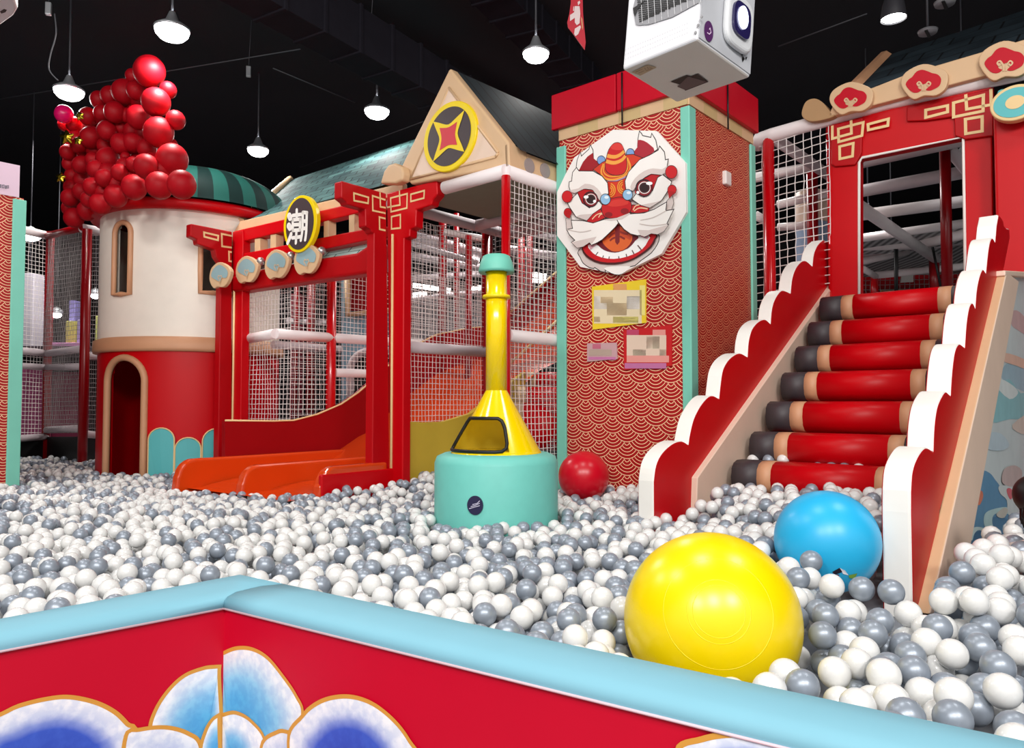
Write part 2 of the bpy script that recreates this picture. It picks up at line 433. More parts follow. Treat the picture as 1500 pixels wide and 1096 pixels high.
def corner_trim(c, d1, n1, d2, n2, w1, w2, z1, name='corner_trim'):
    """L-shaped mint trim wrapped round a corner"""
    t = .022; c = V(c)
    o = c + n1 * t + n2 * t
    pts = [o, o + d1 * w1, c + d1 * w1, c + V((0, 0, 0)), c + d2 * w2, o + d2 * w2]
    pts = [o, c + d1 * w1 + n1 * t, c + d1 * w1, c, c + d2 * w2, c + d2 * w2 + n2 * t]
    MB().prism(pts, Z * z1).build(name, TEAL, colm, bevel=.008)
corner_trim(Cc, UC, -VC, VC, -UC, .055, .085, zt - .02)
corner_trim(L0, -UC, -VC, VC, UC, .075, .08, zt - .06)
corner_trim(R0, -VC, -UC, UC, VC, .07, .08, zt - .02)
tanb = MB()
for i in range(6):
    mi = i % 2
    a = L0 - UC * WF * i / 6
    tanb.box(a + Z * (zt - .005) - VC * .012, -UC * WF / 6, VC * .03, Z * .1, mi)
for i in range(5):
    a = Cc + VC * WR * i / 5
    tanb.box(a + Z * (zt - .005) - UC * .012, VC * WR / 5, UC * .03, Z * .1, i % 2)
tanb.build('tan_band', [TAN, mat('tan_pale_board', '#C9AE7C', .5)], colm)
capo = L0 + UC * .05 - VC * .05
zc0 = at(817, 192, 6.3).z; zc1 = at(817, 141, 6.3).z
half = (WF + .1) / 2
for k, nm in ((0, 'cap_board'), (1, 'cap_board')):
    MB().box(capo - UC * (half + .006) * k + Z * zc0, -UC * (half - .006), VC * .04, Z * (zc1 - zc0)).build(nm, CRIM, colm, bevel=.006)
capr = Cc - UC * .05 - VC * .05
for k in (0, 1):
    MB().box(capr + VC * (.04 * (1 - k) + (WR + .1) / 2 * k + .006) + Z * zc0, VC * ((WR + .1) / 2 - .03), UC * .04, Z * (zc1 - zc0)).build('cap_board', CRIM, colm, bevel=.006)
MB().box(capo + UC * -.05 + VC * .05 + Z * (zc0 + .02), -UC * WF, VC * WR, Z * .1).build('cap_top', DRED, colm)
for px, py0, py1 in ((911, 110, 178), (1066, 128, 190)):
    pt = hit(px, py0, Cc - VC * .056, VC) if px < 1000 else hit(px, py0, Cc - UC * .056, UC)
    MB().tube([pt + Z * .02, V((pt.x, pt.y, zt - .05))], .007, 6).build('strap', BLACK, colm)
    
# lion plaque: painted layers on an octagonal board, front plane offset from the column
LP = Cc - VC * .05
def LZ(x, y, k=0):
    return hit(810 + x / 7.5, 180 + y / 7.5, LP - VC * (.0005 * k), VC)
octo = [(660, 75), (1140, 90), (1455, 440), (1465, 980), (1190, 1440), (720, 1668), (300, 1582), (45, 1240), (45, 760), (130, 580), (235, 380)]
plq = MB().prism([LZ(x, y) for x, y in octo], VC * .035).build('lion_plaque', mat('plaque_white', '#FBF6F2', .45, vary=.01), colm, label='white octagonal plaque painted with a lion dance face')
INK = '#2A1A1C'
lay = {}
layer_no = [1]
def L(nm, pts, col, n=3, ink=0):
    layer_no[0] += 1; k = layer_no[0]
    pts = smoothpoly(pts, n) if n else [V((x, y, 0)) for x, y in pts]
    P = [LZ(q.x, q.y, k) for q in pts]
    lay.setdefault(nm, []).append(('f', P, col))
    if ink:
        layer_no[0] += .3
        P2 = [LZ(q.x, q.y, layer_no[0]) for q in pts]
        lay[nm].append(('s', P2, INK, ink * .0013))
def circ(x, y, r, ry=None, n=24, a0=0, a1=360):
    ry = ry or r
    return [(x + r * math.cos(math.radians(a0 + (a1 - a0) * i / n)), y + ry * math.sin(math.radians(a0 + (a1 - a0) * i / n))) for i in range(n)]
def S(nm, pts, col, w, n=4, closed=False):
    layer_no[0] += .5
    q = smoothpoly(pts, n, closed) if n else [V((x, y, 0)) for x, y in pts]
    lay.setdefault(nm, []).append(('l' if not closed else 's', [LZ(a.x, a.y, layer_no[0]) for a in q], col, w * .0013))
WF_ = '#FAF5F0'; SH = '#DCCDC8'; LR = '#C8141A'; DR = '#A20E1C'
L('fur', [(300, 1380), (272, 1430), (300, 1480), (330, 1540), (400, 1590), (450, 1600), (460, 1590), (520, 1630), (580, 1640), (570, 1615), (640, 1655), (720, 1672), (790, 1640), (850, 1580), (900, 1570), (970, 1510), (1080, 1430), (1150, 1330), (1168, 1260), (1150, 1225), (1000, 1150), (700, 1150), (400, 1250)], SH, 2, 5)
L('fur', [(560, 1600), (640, 1580), (760, 1575), (850, 1580), (790, 1640), (720, 1668), (640, 1650)], WF_, 2)
L('ear', [(255, 490), (265, 410), (300, 320), (312, 365), (395, 290), (410, 240), (440, 300), (445, 400), (400, 520), (285, 525)], WF_, 0, 5)
L('ear', [(930, 240), (935, 170), (950, 90), (975, 120), (985, 140), (1075, 160), (1085, 115), (1130, 190), (1150, 290), (1115, 315), (1000, 300), (930, 260)], WF_, 0, 5)
L('ear', [(285, 522), (330, 430), (380, 370), (440, 328), (445, 390), (520, 450), (440, 530)], DR, 1)
L('ear', [(930, 190), (1000, 198), (1070, 245), (1115, 310), (980, 395), (880, 340), (930, 265)], '#AE2434', 2)
L('bump', circ(530, 412, 45, 50), '#7FA4DA', 0, 4); L('bump', circ(850, 332, 44, 50), '#7FA4DA', 0, 4)
L('forehead', [(440, 512), (540, 435), (600, 405), (790, 352), (880, 345), (985, 385), (860, 490), (800, 590), (700, 640), (600, 640), (550, 590)], '#D63A1E', 1, 4)
L('forehead', [(560, 560), (850, 500), (800, 640), (820, 760), (860, 900), (540, 920), (610, 790), (600, 640)], '#D8361C', 1)
L('forehead', [(585, 612), (690, 618), (805, 570), (800, 605), (700, 645), (600, 642)], '#B294BE', 1, 3)
S('horn', [(555, 450), (530, 540), (575, 610), (680, 622), (800, 570), (850, 490), (815, 385)], '#F2A03C', 12)
S('horn', [(575, 440), (555, 530), (600, 580), (680, 590), (780, 560), (820, 490), (805, 400)], '#F2A03C', 9)
L('horn', [(708, 216), (750, 235), (782, 300), (805, 390), (812, 480), (780, 555), (690, 578), (605, 550), (572, 485), (585, 390), (612, 295), (660, 232)], '#CE1C20', 3, 4)
L('horn', [(708, 218), (750, 237), (775, 290), (690, 300), (630, 275), (660, 234)], '#E03C36', 2)
S('horn', [(595, 360), (640, 372), (690, 372), (740, 350), (783, 312)], '#F6A848', 22)
S('horn', [(583, 420), (650, 438), (700, 434), (760, 405), (797, 362)], '#F6A848', 22)
for r in (22, 40, 58): S('nose_bridge', circ(625, 740, r, r * 1.25, 14, -80, 100), '#F2A03C', 7, 2)
for r in (22, 40, 58): S('nose_bridge', circ(770, 705, r, r * 1.25, 14, 80, 280), '#F2A03C', 7, 2)
# mouth
L('lip', [(318, 1340), (330, 1430), (400, 1500), (520, 1548), (680, 1556), (830, 1525), (960, 1462), (1080, 1370), (1130, 1280), (1118, 1205), (700, 1110), (420, 1300)], '#4A1014', 2)
L('lip', [(328, 1340), (345, 1415), (410, 1478), (520, 1525), (680, 1535), (830, 1508), (950, 1446), (1060, 1360), (1108, 1280), (1105, 1205), (700, 1110), (420, 1290)], '#CC101C', 2)
L('teeth', [(385, 1345), (415, 1405), (480, 1458), (600, 1492), (740, 1488), (880, 1446), (980, 1388), (1042, 1300), (1042, 1220), (700, 1130), (480, 1290)], '#FFFDFB', 2)
for a, b_ in (((470, 1455), (495, 1420)), ((545, 1485), (556, 1458)), ((615, 1495), (618, 1468)), ((725, 1492), (722, 1466)), ((812, 1475), (803, 1440)), ((890, 1440), (868, 1400)), ((970, 1395), (930, 1345))):
    S('teeth', [a, b_], '#6A4A4A', 7, 0)
L('mouth_inside', [(470, 1300), (500, 1350), (560, 1398), (640, 1422), (720, 1420), (830, 1376), (900, 1300), (935, 1230), (700, 1110)], '#701222', 2)
L('tongue', [(540, 1290), (575, 1355), (640, 1405), (700, 1414), (770, 1398), (840, 1340), (872, 1240), (740, 1140), (690, 1100), (600, 1220)], '#E2662C', 2)
L('tongue', [(600, 1225), (690, 1120), (800, 1190), (870, 1235), (850, 1290), (740, 1230), (690, 1230), (560, 1300), (545, 1290)], '#CC4A24', 0)
L('tongue', [(682, 1120), (735, 1120), (732, 1310), (706, 1342), (684, 1310)], '#7E1E24', 0)
for pp in ([(690, 1205), (650, 1225), (612, 1262)], [(735, 1195), (780, 1215), (825, 1222)], [(690, 1258), (655, 1270), (625, 1295)], [(735, 1245), (770, 1265), (790, 1275)]):
    S('tongue', pp, '#8E2A22', 12)
L('gum', [(390, 1340), (490, 1330), (410, 1395)], '#E0A8B4', 0); L('gum', [(930, 1235), (1045, 1225), (1045, 1280)], '#E0A8B4', 0)
# brows, eyes, cheeks
L('side_fur', [(150, 1180), (140, 1050), (195, 1030), (230, 1160)], SH, 1, 3)
L('side_fur', [(1235, 960), (1250, 860), (1310, 790), (1328, 880), (1300, 965)], SH, 1, 3)
L('eye_socket', [(265, 775), (340, 722), (440, 738), (510, 850), (440, 930), (350, 910), (300, 840)], '#BE121C', 2)
L('eye_socket', [(900, 745), (960, 630), (1060, 562), (1185, 560), (1140, 650), (1100, 750), (1000, 820), (920, 790)], '#BE121C', 2)
L('cheek', [(158, 880), (270, 770), (320, 880), (400, 935), (505, 860), (545, 905), (500, 990), (370, 1072), (250, 1030), (190, 940)], WF_, 1, 5)
L('cheek', [(865, 840), (915, 775), (1000, 815), (1095, 745), (1150, 600), (1205, 568), (1305, 645), (1280, 720), (1200, 845), (1060, 935), (960, 905)], WF_, 1, 5)
L('cheek', [(370, 1072), (500, 990), (420, 1000), (300, 1010), (250, 1030)], SH, 1); L('cheek', [(1060, 935), (1200, 845), (1130, 870), (1030, 890), (960, 905)], SH, 1)
L('brow', [(175, 700), (178, 648), (205, 640), (215, 545), (258, 490), (285, 528), (440, 530), (540, 585), (600, 660), (612, 780), (560, 800), (510, 850), (440, 738), (340, 725), (240, 772), (188, 740)], WF_, 1, 5)
L('brow', [(240, 772), (185, 740), (280, 720), (350, 670), (450, 690), (520, 760), (540, 815), (510, 850), (440, 738), (340, 725)], SH, 2)
L('brow', [(800, 730), (790, 640), (830, 540), (950, 405), (1060, 355), (1155, 300), (1172, 255), (1225, 320), (1235, 405), (1268, 398), (1255, 470), (1248, 525), (1195, 572), (1080, 560), (985, 615), (910, 700), (875, 750)], WF_, 1, 5)
L('brow', [(875, 750), (850, 700), (900, 610), (1000, 530), (1100, 500), (1200, 510), (1255, 470), (1248, 525), (1195, 572), (1080, 560), (985, 615), (910, 700)], SH, 2)
for (x, y, k) in ((412, 840, 1.0), (1000, 715, 1.12)):
    L('eye', circ(x, y, 84 * k, 88 * k), '#34101A', 0); L('eye', circ(x + 3, y + 2, 73 * k), '#8E1C28', 0); L('eye', circ(x + 5, y - 2, 60 * k), '#F4ECE8', 0)
    L('eye', circ(x + 5, y - 2, 52 * k), '#4A1E24', 0); L('eye', circ(x + 5, y - 2, 40 * k), '#2A1216', 0)
    L('eye', circ(x - 48 * k, y - 25 * k, 27 * k, 18 * k) if x < 700 else circ(x + 52 * k, y - 45 * k, 32 * k, 17 * k), '#FFFFFF', 0)
    L('eye', circ(x + 45 * k, y + 22 * k, 17 * k) if x < 700 else circ(x - 60 * k, y + 45 * k, 15 * k), '#FFFFFF', 0)
for x, y, r in ((156, 810, 58), (162, 985, 42), (1300, 540, 65), (1308, 735, 48)): L('pompom', circ(x, y, r, r * 1.12), '#CE121C', 0, 3)
L('pompom', [(130, 960), (195, 960), (185, 1050), (140, 1030)], '#B80E18', 0); L('pompom', [(1260, 740), (1340, 760), (1275, 830)], '#B80E18', 0)
L('red_cheek', [(365, 1085), (440, 1000), (520, 945), (580, 1040), (470, 1095), (380, 1100)], '#C4141C', 1, 4)
L('red_cheek', [(850, 985), (870, 900), (960, 905), (1060, 935), (1050, 975), (930, 995)], '#C4141C', 1, 4)
for pp in ([(430, 1060), (480, 1010), (540, 990)], [(500, 1040), (520, 1010), (545, 1000)], [(880, 960), (905, 915), (950, 900)], [(890, 970), (950, 935), (1040, 945)]): S('red_cheek', pp, '#F4C8A0', 7)
L('nose', [(535, 920), (570, 870), (640, 835), (740, 815), (820, 845), (862, 890), (850, 975), (765, 1032), (620, 1048), (550, 1010)], '#C6121A', 3, 4)
L('nose', [(600, 900), (650, 855), (740, 838), (815, 850), (825, 890), (740, 915), (650, 920)], '#D8342C', 3)
L('nose', circ(612, 1008, 42, 28), '#8E0E18', 0); L('nose', circ(788, 970, 45, 32), '#8E0E18', 0)
for x, y in ((576, 840), (820, 790)): L('blue_bead', circ(x, y, 55, 60), '#93BFE2', 0, 4); L('blue_bead', circ(x + 12, y - 22, 24, 16), '#E8F4FC', 0)
L('moustache', [(150, 1172), (215, 1160), (200, 1070), (330, 1075), (440, 1100), (560, 1062), (700, 1062), (722, 1095), (690, 1140), (630, 1200), (540, 1285), (480, 1320), (420, 1345), (400, 1315), (330, 1360), (265, 1372), (203, 1312), (240, 1290), (180, 1230)], WF_, 1, 5)
L('moustache', [(700, 1062), (850, 1000), (1000, 990), (1110, 950), (1250, 868), (1240, 965), (1328, 950), (1250, 1110), (1268, 1118), (1220, 1190), (1150, 1225), (1080, 1215), (1010, 1255), (1000, 1230), (930, 1240), (850, 1220), (780, 1170), (718, 1095)], WF_, 1, 5)
L('moustache', [(265, 1372), (203, 1312), (300, 1290), (480, 1250), (430, 1330), (400, 1315), (330, 1360)], SH, 1); L('moustache', [(930, 1175), (1050, 1180), (1266, 1120), (1220, 1190), (1150, 1225), (1080, 1215), (1010, 1250), (960, 1235)], SH, 1)
L('moustache', [(560, 1062), (640, 1075), (760, 1060), (850, 1003), (840, 990), (700, 1045)], SH, 1)
for pp in ([(150, 1172), (300, 1200), (420, 1180)], [(1245, 965), (1100, 1040), (960, 1070)], [(1255, 1110), (1100, 1130), (950, 1110)]): S('moustache', pp, '#D0C2BC', 5)
for nm, items in lay.items():
    cols = []
    mb = MB()
    for it in items:
        c = it[2]
        if c not in cols: cols.append(c)
        mi = cols.index(c)
        if it[0] == 'f': mb.flat(it[1], mi)
        else: mb.strip(it[1], it[3], -VC, mi, closed=it[0] == 's')
    mb.build(nm, [mat('paint_' + c[1:], c, .5, vary=.01) for c in cols], plq)
# notices stuck on the column
def notice(name, quad, cols, patches, label):
    P = lambda x, y, k: hit(x, y, Cc - VC * (.012 + .001 * k), VC)
    mb = MB().prism([P(x, y, 0) for x, y in quad], VC * .01)
    for (x0, y0, x1, y1, ci) in patches:
        mb.flat([P(x0, y0, 1.5), P(x1, y0, 1.5), P(x1, y1, 1.5), P(x0, y1, 1.5)], ci)
    return mb.build(name, [mat('notice_' + c[1:], c, .5, vary=.02) for c in cols], label=label, cat='notice')
notice('yellow_notice', [(867, 420), (946, 409), (946, 473), (868, 483)], ['#F2D22A', '#EAD9B4', '#F4ECE0', '#DCC49C', '#E0A060', '#F3E684'],
       [(870, 425, 940, 474, 1), (879, 421, 899, 425, 0), (898, 416, 918, 425, 4), (870, 434, 879, 453, 2), (879, 444, 889, 453, 2), (918, 434, 937, 453, 2), (889, 444, 918, 462, 3), (880, 435, 898, 444, 3), (898, 464, 935, 473, 5), (870, 464, 879, 472, 3), (937, 418, 945, 462, 5)], 'yellow framed notice stuck below the lion plaque')
notice('red_notice', [(913, 484), (984, 476), (984, 536), (914, 542)], ['#C81018', '#E6CDB8', '#C8B8A0', '#E89A90', '#C070A0', '#F0DCC4', '#C04468'],
       [(918, 491, 976, 521, 1), (918, 521, 980, 531, 3), (915, 532, 976, 540, 4), (927, 512, 946, 521, 2), (956, 493, 966, 511, 2), (947, 493, 956, 511, 5), (966, 512, 976, 521, 5), (918, 483, 936, 491, 6), (956, 483, 975, 491, 3)], 'red topped pale notice, lower right of the yellow one')
notice('pink_notice', [(860, 503), (903, 502), (904, 526), (860, 530)], ['#C9A0A4', '#B8A294', '#C46A80', '#C878A8'],
       [(863, 512, 896, 521, 1), (868, 504, 880, 511, 2), (862, 523, 902, 527, 3)], 'small pinkish grey notice left of the red topped one')
p = hit(1068, 262, Cc - UC * .03, UC)
MB().box(p - VC * .05 - Z * .05, VC * .1, UC * .06, Z * .11).build('control_box', mat('white_plastic', '#E4DCD8', .4), bevel=.01, label='small white plastic box on the column side', cat='box')

# ================================================================== stove
sY = 4.72; sc0 = at(727, 640, sY); sc0.z = 0
szt = at(727, 663, sY).z
stove = empty('toy_stove', (sc0.x, sc0.y, 0), 'yellow funnel stove with tall pipe on a round turquoise padded base', 'play stove')
R = .385
MB().lathe(sc0, [(0.001, 0), (R - .02, 0), (R, .03), (R, szt - .06), (R - .015, szt - .02), (R - .06, szt), (.001, szt)], 64).build('padded_base', TEALB, stove)
# grommet on the base
ga = math.radians(-107); gz = at(682, 740, sY - .36).z
gp = V((sc0.x + R * math.cos(ga), sc0.y + R * math.sin(ga), gz)); gn = V((math.cos(ga), math.sin(ga), 0)); gt = V((-math.sin(ga), math.cos(ga), 0))
MB().prism([gp - gn * .012 + gn * .02 + gt * .048 * math.cos(t) + Z * .055 * math.sin(t) for t in np.linspace(0, 2 * PI, 24, endpoint=False)], -gn * .03).build('grommet', mat('navy_disc', '#221C44', .4), stove)
gm = MB()
for i in range(3): gm.strip([gp + gn * .0095 + gt * (-.035 + .01 * i) + Z * (.012 * i - .02), gp + gn * .0095 + gt * (-.01 + .012 * i) + Z * (.012 * i - .012), gp + gn * .0095 + gt * (.03) + Z * (.014 * i)], .004, gn)
gm.build('grommet_mark', mat('pale_mark', '#C9C4DA', .5), stove)
k = sY / F
zb = szt; zn = at(727, 572, sY).z; ztop = at(727, 392, sY).z
rb, rn = 66 * k, 15.5 * k
# funnel with the hearth opening cut out of its wall
def fr(z): return rb + (rn - rb) * (z - zb) / (zn - zb)
za0, za1 = zb + .02, at(727, 613, sY).z
def opening(a, z):
    """a in degrees, 270 faces the camera"""
    if not (za0 - .004 <= z <= za1): return False
    t = (z - za0) / (za1 - za0)
    return 178 + 14 * t <= a <= 287 - 4 * t
fun = MB(); nA, nZ = 120, 44
zs = [zb + (zn - zb) * i / nZ for i in range(nZ + 1)]
for off, inner in ((0, 0), (-.006, 1)):
    k0 = len(fun.v)
    for z in zs:
        for j in range(nA):
            a = 2 * PI * j / nA; r = fr(z) + off; fun.v.append(V((sc0.x + r * math.cos(a), sc0.y + r * math.sin(a), z)))
    for i in range(nZ):
        for j in range(nA):
            am = (j + .5) * 360 / nA; zm = (zs[i] + zs[i + 1]) / 2
            if opening(am, zm): continue
            l = (j + 1) % nA
            fun.f.append([k0 + i * nA + j, k0 + i * nA + l, k0 + (i + 1) * nA + l, k0 + (i + 1) * nA + j]); fun.m.append(inner); fun.s.append(True)
fun.build('funnel', [YEL, mat('yellow_inside_lit', '#FFE94A', .5)], stove)  # inner wall coloured brighter, standing in for light missing inside the funnel
def cp_(adeg, z, o=.006):
    a = math.radians(adeg); r = fr(z) + o; return V((sc0.x + r * math.cos(a), sc0.y + r * math.sin(a), z))
rim = [cp_(178 + 14 * t, za0 + (za1 - za0) * t) for t in np.linspace(.02, .9, 8)]
rim += [cp_(a, za1 + .003) for a in np.linspace(198, 274, 12)] + [cp_(282, za1 - .012), cp_(285, za1 - .04)]
rim += [cp_(286, z) for z in np.linspace(za1 - .06, za0 + .05, 6)] + [cp_(284, za0 + .02), cp_(278, za0 + .003)]
rim += [cp_(a, za0) for a in np.linspace(270, 182, 14)]
MB().tube(rim, .011, 8, closed=True).build('opening_rim', BLACK, stove)
MB().lathe(sc0, [(.001, zb + .012), (rb - .004, zb + .012), (rb, zb)], 48).build('hearth_plate', YEL, stove)
MB().tube([V((sc0.x, sc0.y, zn - .004)), V((sc0.x, sc0.y, ztop + .05))], rn, 32).build('pipe', YEL, stove)
zr = at(727, 435, sY).z
MB().lathe(V((sc0.x, sc0.y, zr)), [(rn, -.012), (rn + .02, -.012), (rn + .022, 0), (rn + .02, .008), (rn, .008)], 40).build('pipe_ring', YELD, stove)
zcap0 = at(727, 399, sY).z; zcap1 = at(727, 374, sY).z
MB().lathe(V((sc0.x, sc0.y, zcap0)), [(.07, .0), (26 * k, -.005), (26.5 * k, .012), (24 * k, (zcap1 - zcap0) * .55), (20 * k, (zcap1 - zcap0) * .92), (16 * k, zcap1 - zcap0), (.001, zcap1 - zcap0 + .004)], 40).build('pipe_cap', mat('mint_cap', '#6FC4B0', .5), stove)

# ================================================================== big balls
def gym_ball(name, px, py, rpx, Y, m, label):
    c = at(px, py, Y); r = rpx / F * Y * .985
    o = MB().ball(c, r, seg=64, rings=40).build(name, m, origin=c - Z * r, label=label, cat='exercise ball')
    return o, c, r
yb, yc, yr = gym_ball('exercise_ball', 1042, 909, 127, 2.22, BIGY, 'big yellow exercise ball behind the padded barrier')
# moulded rings on the yellow ball
for ang in (.27, .33, .60):
    ax = (V((-.16, -.92, .36))).normalized(); q = ax.orthogonal().normalized(); w = ax.cross(q)
    MB().tube([yc + (ax * math.cos(ang) + (q * math.cos(t) + w * math.sin(t)) * math.sin(ang)) * (yr - .0008) for t in np.linspace(0, 2 * PI, 72, endpoint=False)], .0012, 6, closed=True).build('moulded_ring', BIGY, yb)
bb, bc, br = gym_ball('exercise_ball', 1211, 793, 74, 2.95, BIGB, 'medium sky blue ball with a small printed badge')
rb_, rc_, rr_ = gym_ball('exercise_ball', 855, 698, 37.5, 5.62, BIGR, 'red ball lying against the lion column')
bad = MB()
def onball(px, py, o=.002):
    d = ray(px, py).normalized(); oc = CAM - bc; b_ = d.dot(oc); c_ = oc.dot(oc) - (br + o) ** 2
    return CAM + d * (-b_ - math.sqrt(max(0, b_ * b_ - c_)))
for pts, ci in (([(1219, 838), (1230, 832), (1234, 838), (1224, 842)], 0), ([(1230, 832), (1238, 836), (1243, 843), (1235, 841)], 1), ([(1219, 838), (1224, 842), (1230, 842), (1226, 846)], 2), ([(1243, 843), (1256, 840), (1252, 848), (1244, 847)], 3), ([(1212, 842), (1218, 840), (1217, 846)], 3)):
    bad.flat([onball(x, y) for x, y in pts], ci)
bad.build('printed_badge', [mat('badge_dark', '#1A1226'), mat('badge_white', '#E8E8F0'), mat('badge_red', '#8A1020'), mat('badge_green', '#7FA83C')], bb)
# ================================================================== red gate (left) with slide, gable house and roofs
G = V((at(573, 700, 6.84).x, 6.84, 0)); Lg = at(340, 680, 8.40); Lg.z = 0
ug = (Lg - G).normalized(); GW = (Lg - G).length
vg = V((-ug.y, ug.x, 0)); vg = -vg if vg.y < 0 else vg     # away from the viewer
gate = empty('red_gate', G + ug * GW / 2, 'red soft-play gate with corner brackets and a dark round character sign over the slide', 'gate')
def zA(k, ox, oy): return lambda x, y: (ox + x / k, oy + y / k)
q2 = zA(5.48, 460, 230); q1 = zA(5.48, 260, 230)
def onG(pt, off=0): return hit(pt[0], pt[1], G - vg * off, vg)
def capital(corner, Rpts, Lpts, zz, pil_r, pil_l, label=None):
    """two wings meeting in a concave corner, each continuing down as half of the pillar"""
    c = V(corner); th = .1
    PR = [hit(*zz(x, y), c, vg) for x, y in Rpts]; PL = [hit(*zz(x, y), c, ug) for x, y in Lpts]
    # down to the pit floor
    def drop(P, w): return P + [V((P[-1].x, P[-1].y, .02)), V((c.x, c.y, .02))]
    PR = drop(PR, 0); PL = drop(PL, 0)
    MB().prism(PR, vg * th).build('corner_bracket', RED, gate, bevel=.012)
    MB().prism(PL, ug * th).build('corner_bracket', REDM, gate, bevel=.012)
    m = MB(); b = c - vg * .006 - ug * .006
    ztop_ = hit(pil_r[0], pil_r[1], c, vg).z
    m.tube([V((b.x, b.y, .05)), V((b.x, b.y, ztop_))], .012, 8)
    m.build('corner_piping', GOLD, gate)
capital(G, [(582, 292), (985, 185), (990, 300), (950, 345), (940, 385), (820, 425), (815, 560), (770, 580), (766, 640), (722, 652)],
        [(582, 292), (222, 190), (220, 325), (265, 362), (272, 382), (412, 420), (415, 555), (455, 580), (470, 605), (482, 612)], q2, (568, 345), None)
Lc = V(Lg)
capital(Lc, [(440, 600), (520, 585), (525, 700), (522, 800), (520, 1050)], [(440, 600), (108, 535), (105, 637), (158, 662), (165, 700), (300, 745), (312, 800), (345, 850), (345, 1050)], q1, (334, 420), None)
def frets(items, zz, base, n, off, w=.016):
    m = MB()
    for pts, cl in items:
        m.strip([hit(*zz(x, y), base - n * off, n) for x, y in pts], w, n, closed=cl)
    return m.build('fret_pattern', GOLD, gate)
frets([([(615, 330), (748, 295), (745, 410), (618, 440)], 1), ([(586, 405), (690, 385), (685, 268)], 0), ([(622, 480), (693, 463), (693, 570), (622, 578)], 1), ([(777, 300), (885, 270), (882, 330), (777, 357)], 1)], q2, G, vg, .003)
frets([([(320, 290), (437, 325), (434, 372), (322, 350)], 1), ([(574, 345), (470, 312), (472, 430), (574, 452)], 0), ([(530, 283), (533, 400), (576, 408)], 0), ([(574, 495), (525, 483), (527, 580), (574, 590)], 0)], q2, G, ug, .003)
frets([([(213, 605), (327, 632), (325, 668), (215, 640)], 1), ([(436, 634), (355, 617), (358, 717), (436, 728)], 0), ([(436, 765), (413, 760), (415, 835), (436, 840)], 0)], q1, Lc, ug, .003, .02)
# beams between the pillars
def beam(tl, tr, bl, br_, off, th, m, bev=.012, nm='beam'):
    P = [onG(bl, off), onG(br_, off), onG(tr, off), onG(tl, off)]
    return MB().prism(P, vg * th).build(nm, m, gate, bevel=bev)
beam((343, 338.5), (560, 287), (343, 357), (560, 303), -.02, .12, RED)
beam((343, 374), (560, 330), (343, 393), (560, 347), -.02, .12, RED)
# thick padded lower beam
P = [onG(x, .02) for x in ((336, 429), (440, 414), (549, 399), (549, 352), (522, 370), (464, 379), (388, 393), (336, 406))]
MB().prism(P, vg * .18).build('padded_beam', REDM, gate, bevel=.03)
for xa, xb, ya, yb_ in ((373, 381, 353, 371), (396, 404, 347, 366), (474, 481, 322, 345), (511, 519, 313, 338)):
    P = [onG((xa, yb_ + 4), -.03), onG((xb, yb_ + 3), -.03), onG((xb, ya - 4), -.03), onG((xa, ya - 3), -.03)]
    MB().prism(P, vg * .1).build('lattice_post', TAN, gate, bevel=.004)
# tile strip between beams
TILEL = tile_mat('tile_canvas_light', '#BFD6CF', '#9DBEBB', '#5A7876', .35, .16)
def uvquad(name, quad, m, parent, su=1., sv=1., nseg=1, th=None):
    me_o = MB().flat(quad).build(name, m, parent)
    me = me_o.data; uv = me.uv_layers.new(name='UVMap')
    w = (quad[1] - quad[0]).length * su; h = (quad[3] - quad[0]).length * sv
    for i, c in enumerate([(0, 0), (w, 0), (w, h), (0, h)]): uv.data[i].uv = c
    return me_o
uvquad('tile_strip', [onG((380, 398), .0), onG((530, 372), .0), onG((548, 350), -.25), onG((380, 386), -.25)], TILEL, gate)
# round sign with the character
sgn = hit(439, 328, G - vg * .12, vg)
def disc(parent, name, c, n, r, th, m, xs=1.):
    x = n.cross(Z).normalized(); 
    return MB().prism([c + x * r * xs * math.cos(t) + Z * r * math.sin(t) for t in np.linspace(0, 2 * PI, 56, endpoint=False)], n * th).build(name, m, parent, bevel=.006)
sr = 42.5 / F * sgn.y
sb = disc(gate, 'round_sign', sgn, vg, sr, .05, YELD, .93)
MB().prism([sgn - vg * .004 + (-vg.cross(Z)) * 0 + vg.cross(Z).normalized() * sr * .86 * .9 * math.cos(t) - vg.cross(Z).normalized() * .012 * 0 + Z * sr * .9 * math.sin(t) for t in np.linspace(0, 2 * PI, 48, endpoint=False)], vg * .006).build('sign_face', BROWN, sb)
ch = MB()
def cap_stroke(pts, w):
    pts = smoothpoly([hit(*q1(x, y), sgn - vg * .007, vg) for x, y in pts], 3, False)
    ch.strip(pts, w, vg)
    for e in (pts[0], pts[-1]):
        x = vg.cross(Z).normalized(); ch.flat([e - vg * .0004 + x * w / 2 * math.cos(t) + Z * w / 2 * math.sin(t) for t in np.linspace(0, 2 * PI, 14, endpoint=False)])
W1, W2 = .06, .047
for s_ in ([(897, 472), (905, 488)], [(893, 552), (903, 568)], [(885, 690), (912, 620)]): cap_stroke(s_, W1 + .008 if s_[0][1] < 600 else W2)
for s_ in ([(925, 470), (990, 462)], [(957, 425), (957, 500)], [(925, 505), (925, 590)], [(925, 505), (985, 500)], [(985, 500), (982, 585)], [(928, 545), (984, 542)], [(925, 590), (985, 585)], [(922, 650), (992, 640)], [(955, 590), (950, 690)],
           [(1005, 445), (1003, 580), (990, 668)], [(1005, 445), (1040, 448)], [(1038, 448), (1033, 600), (1025, 665)], [(1006, 515), (1034, 515)], [(1004, 575), (1034, 572)]): cap_stroke(s_, W2 * .8)
ch.build('sign_character', WHITE, sb)
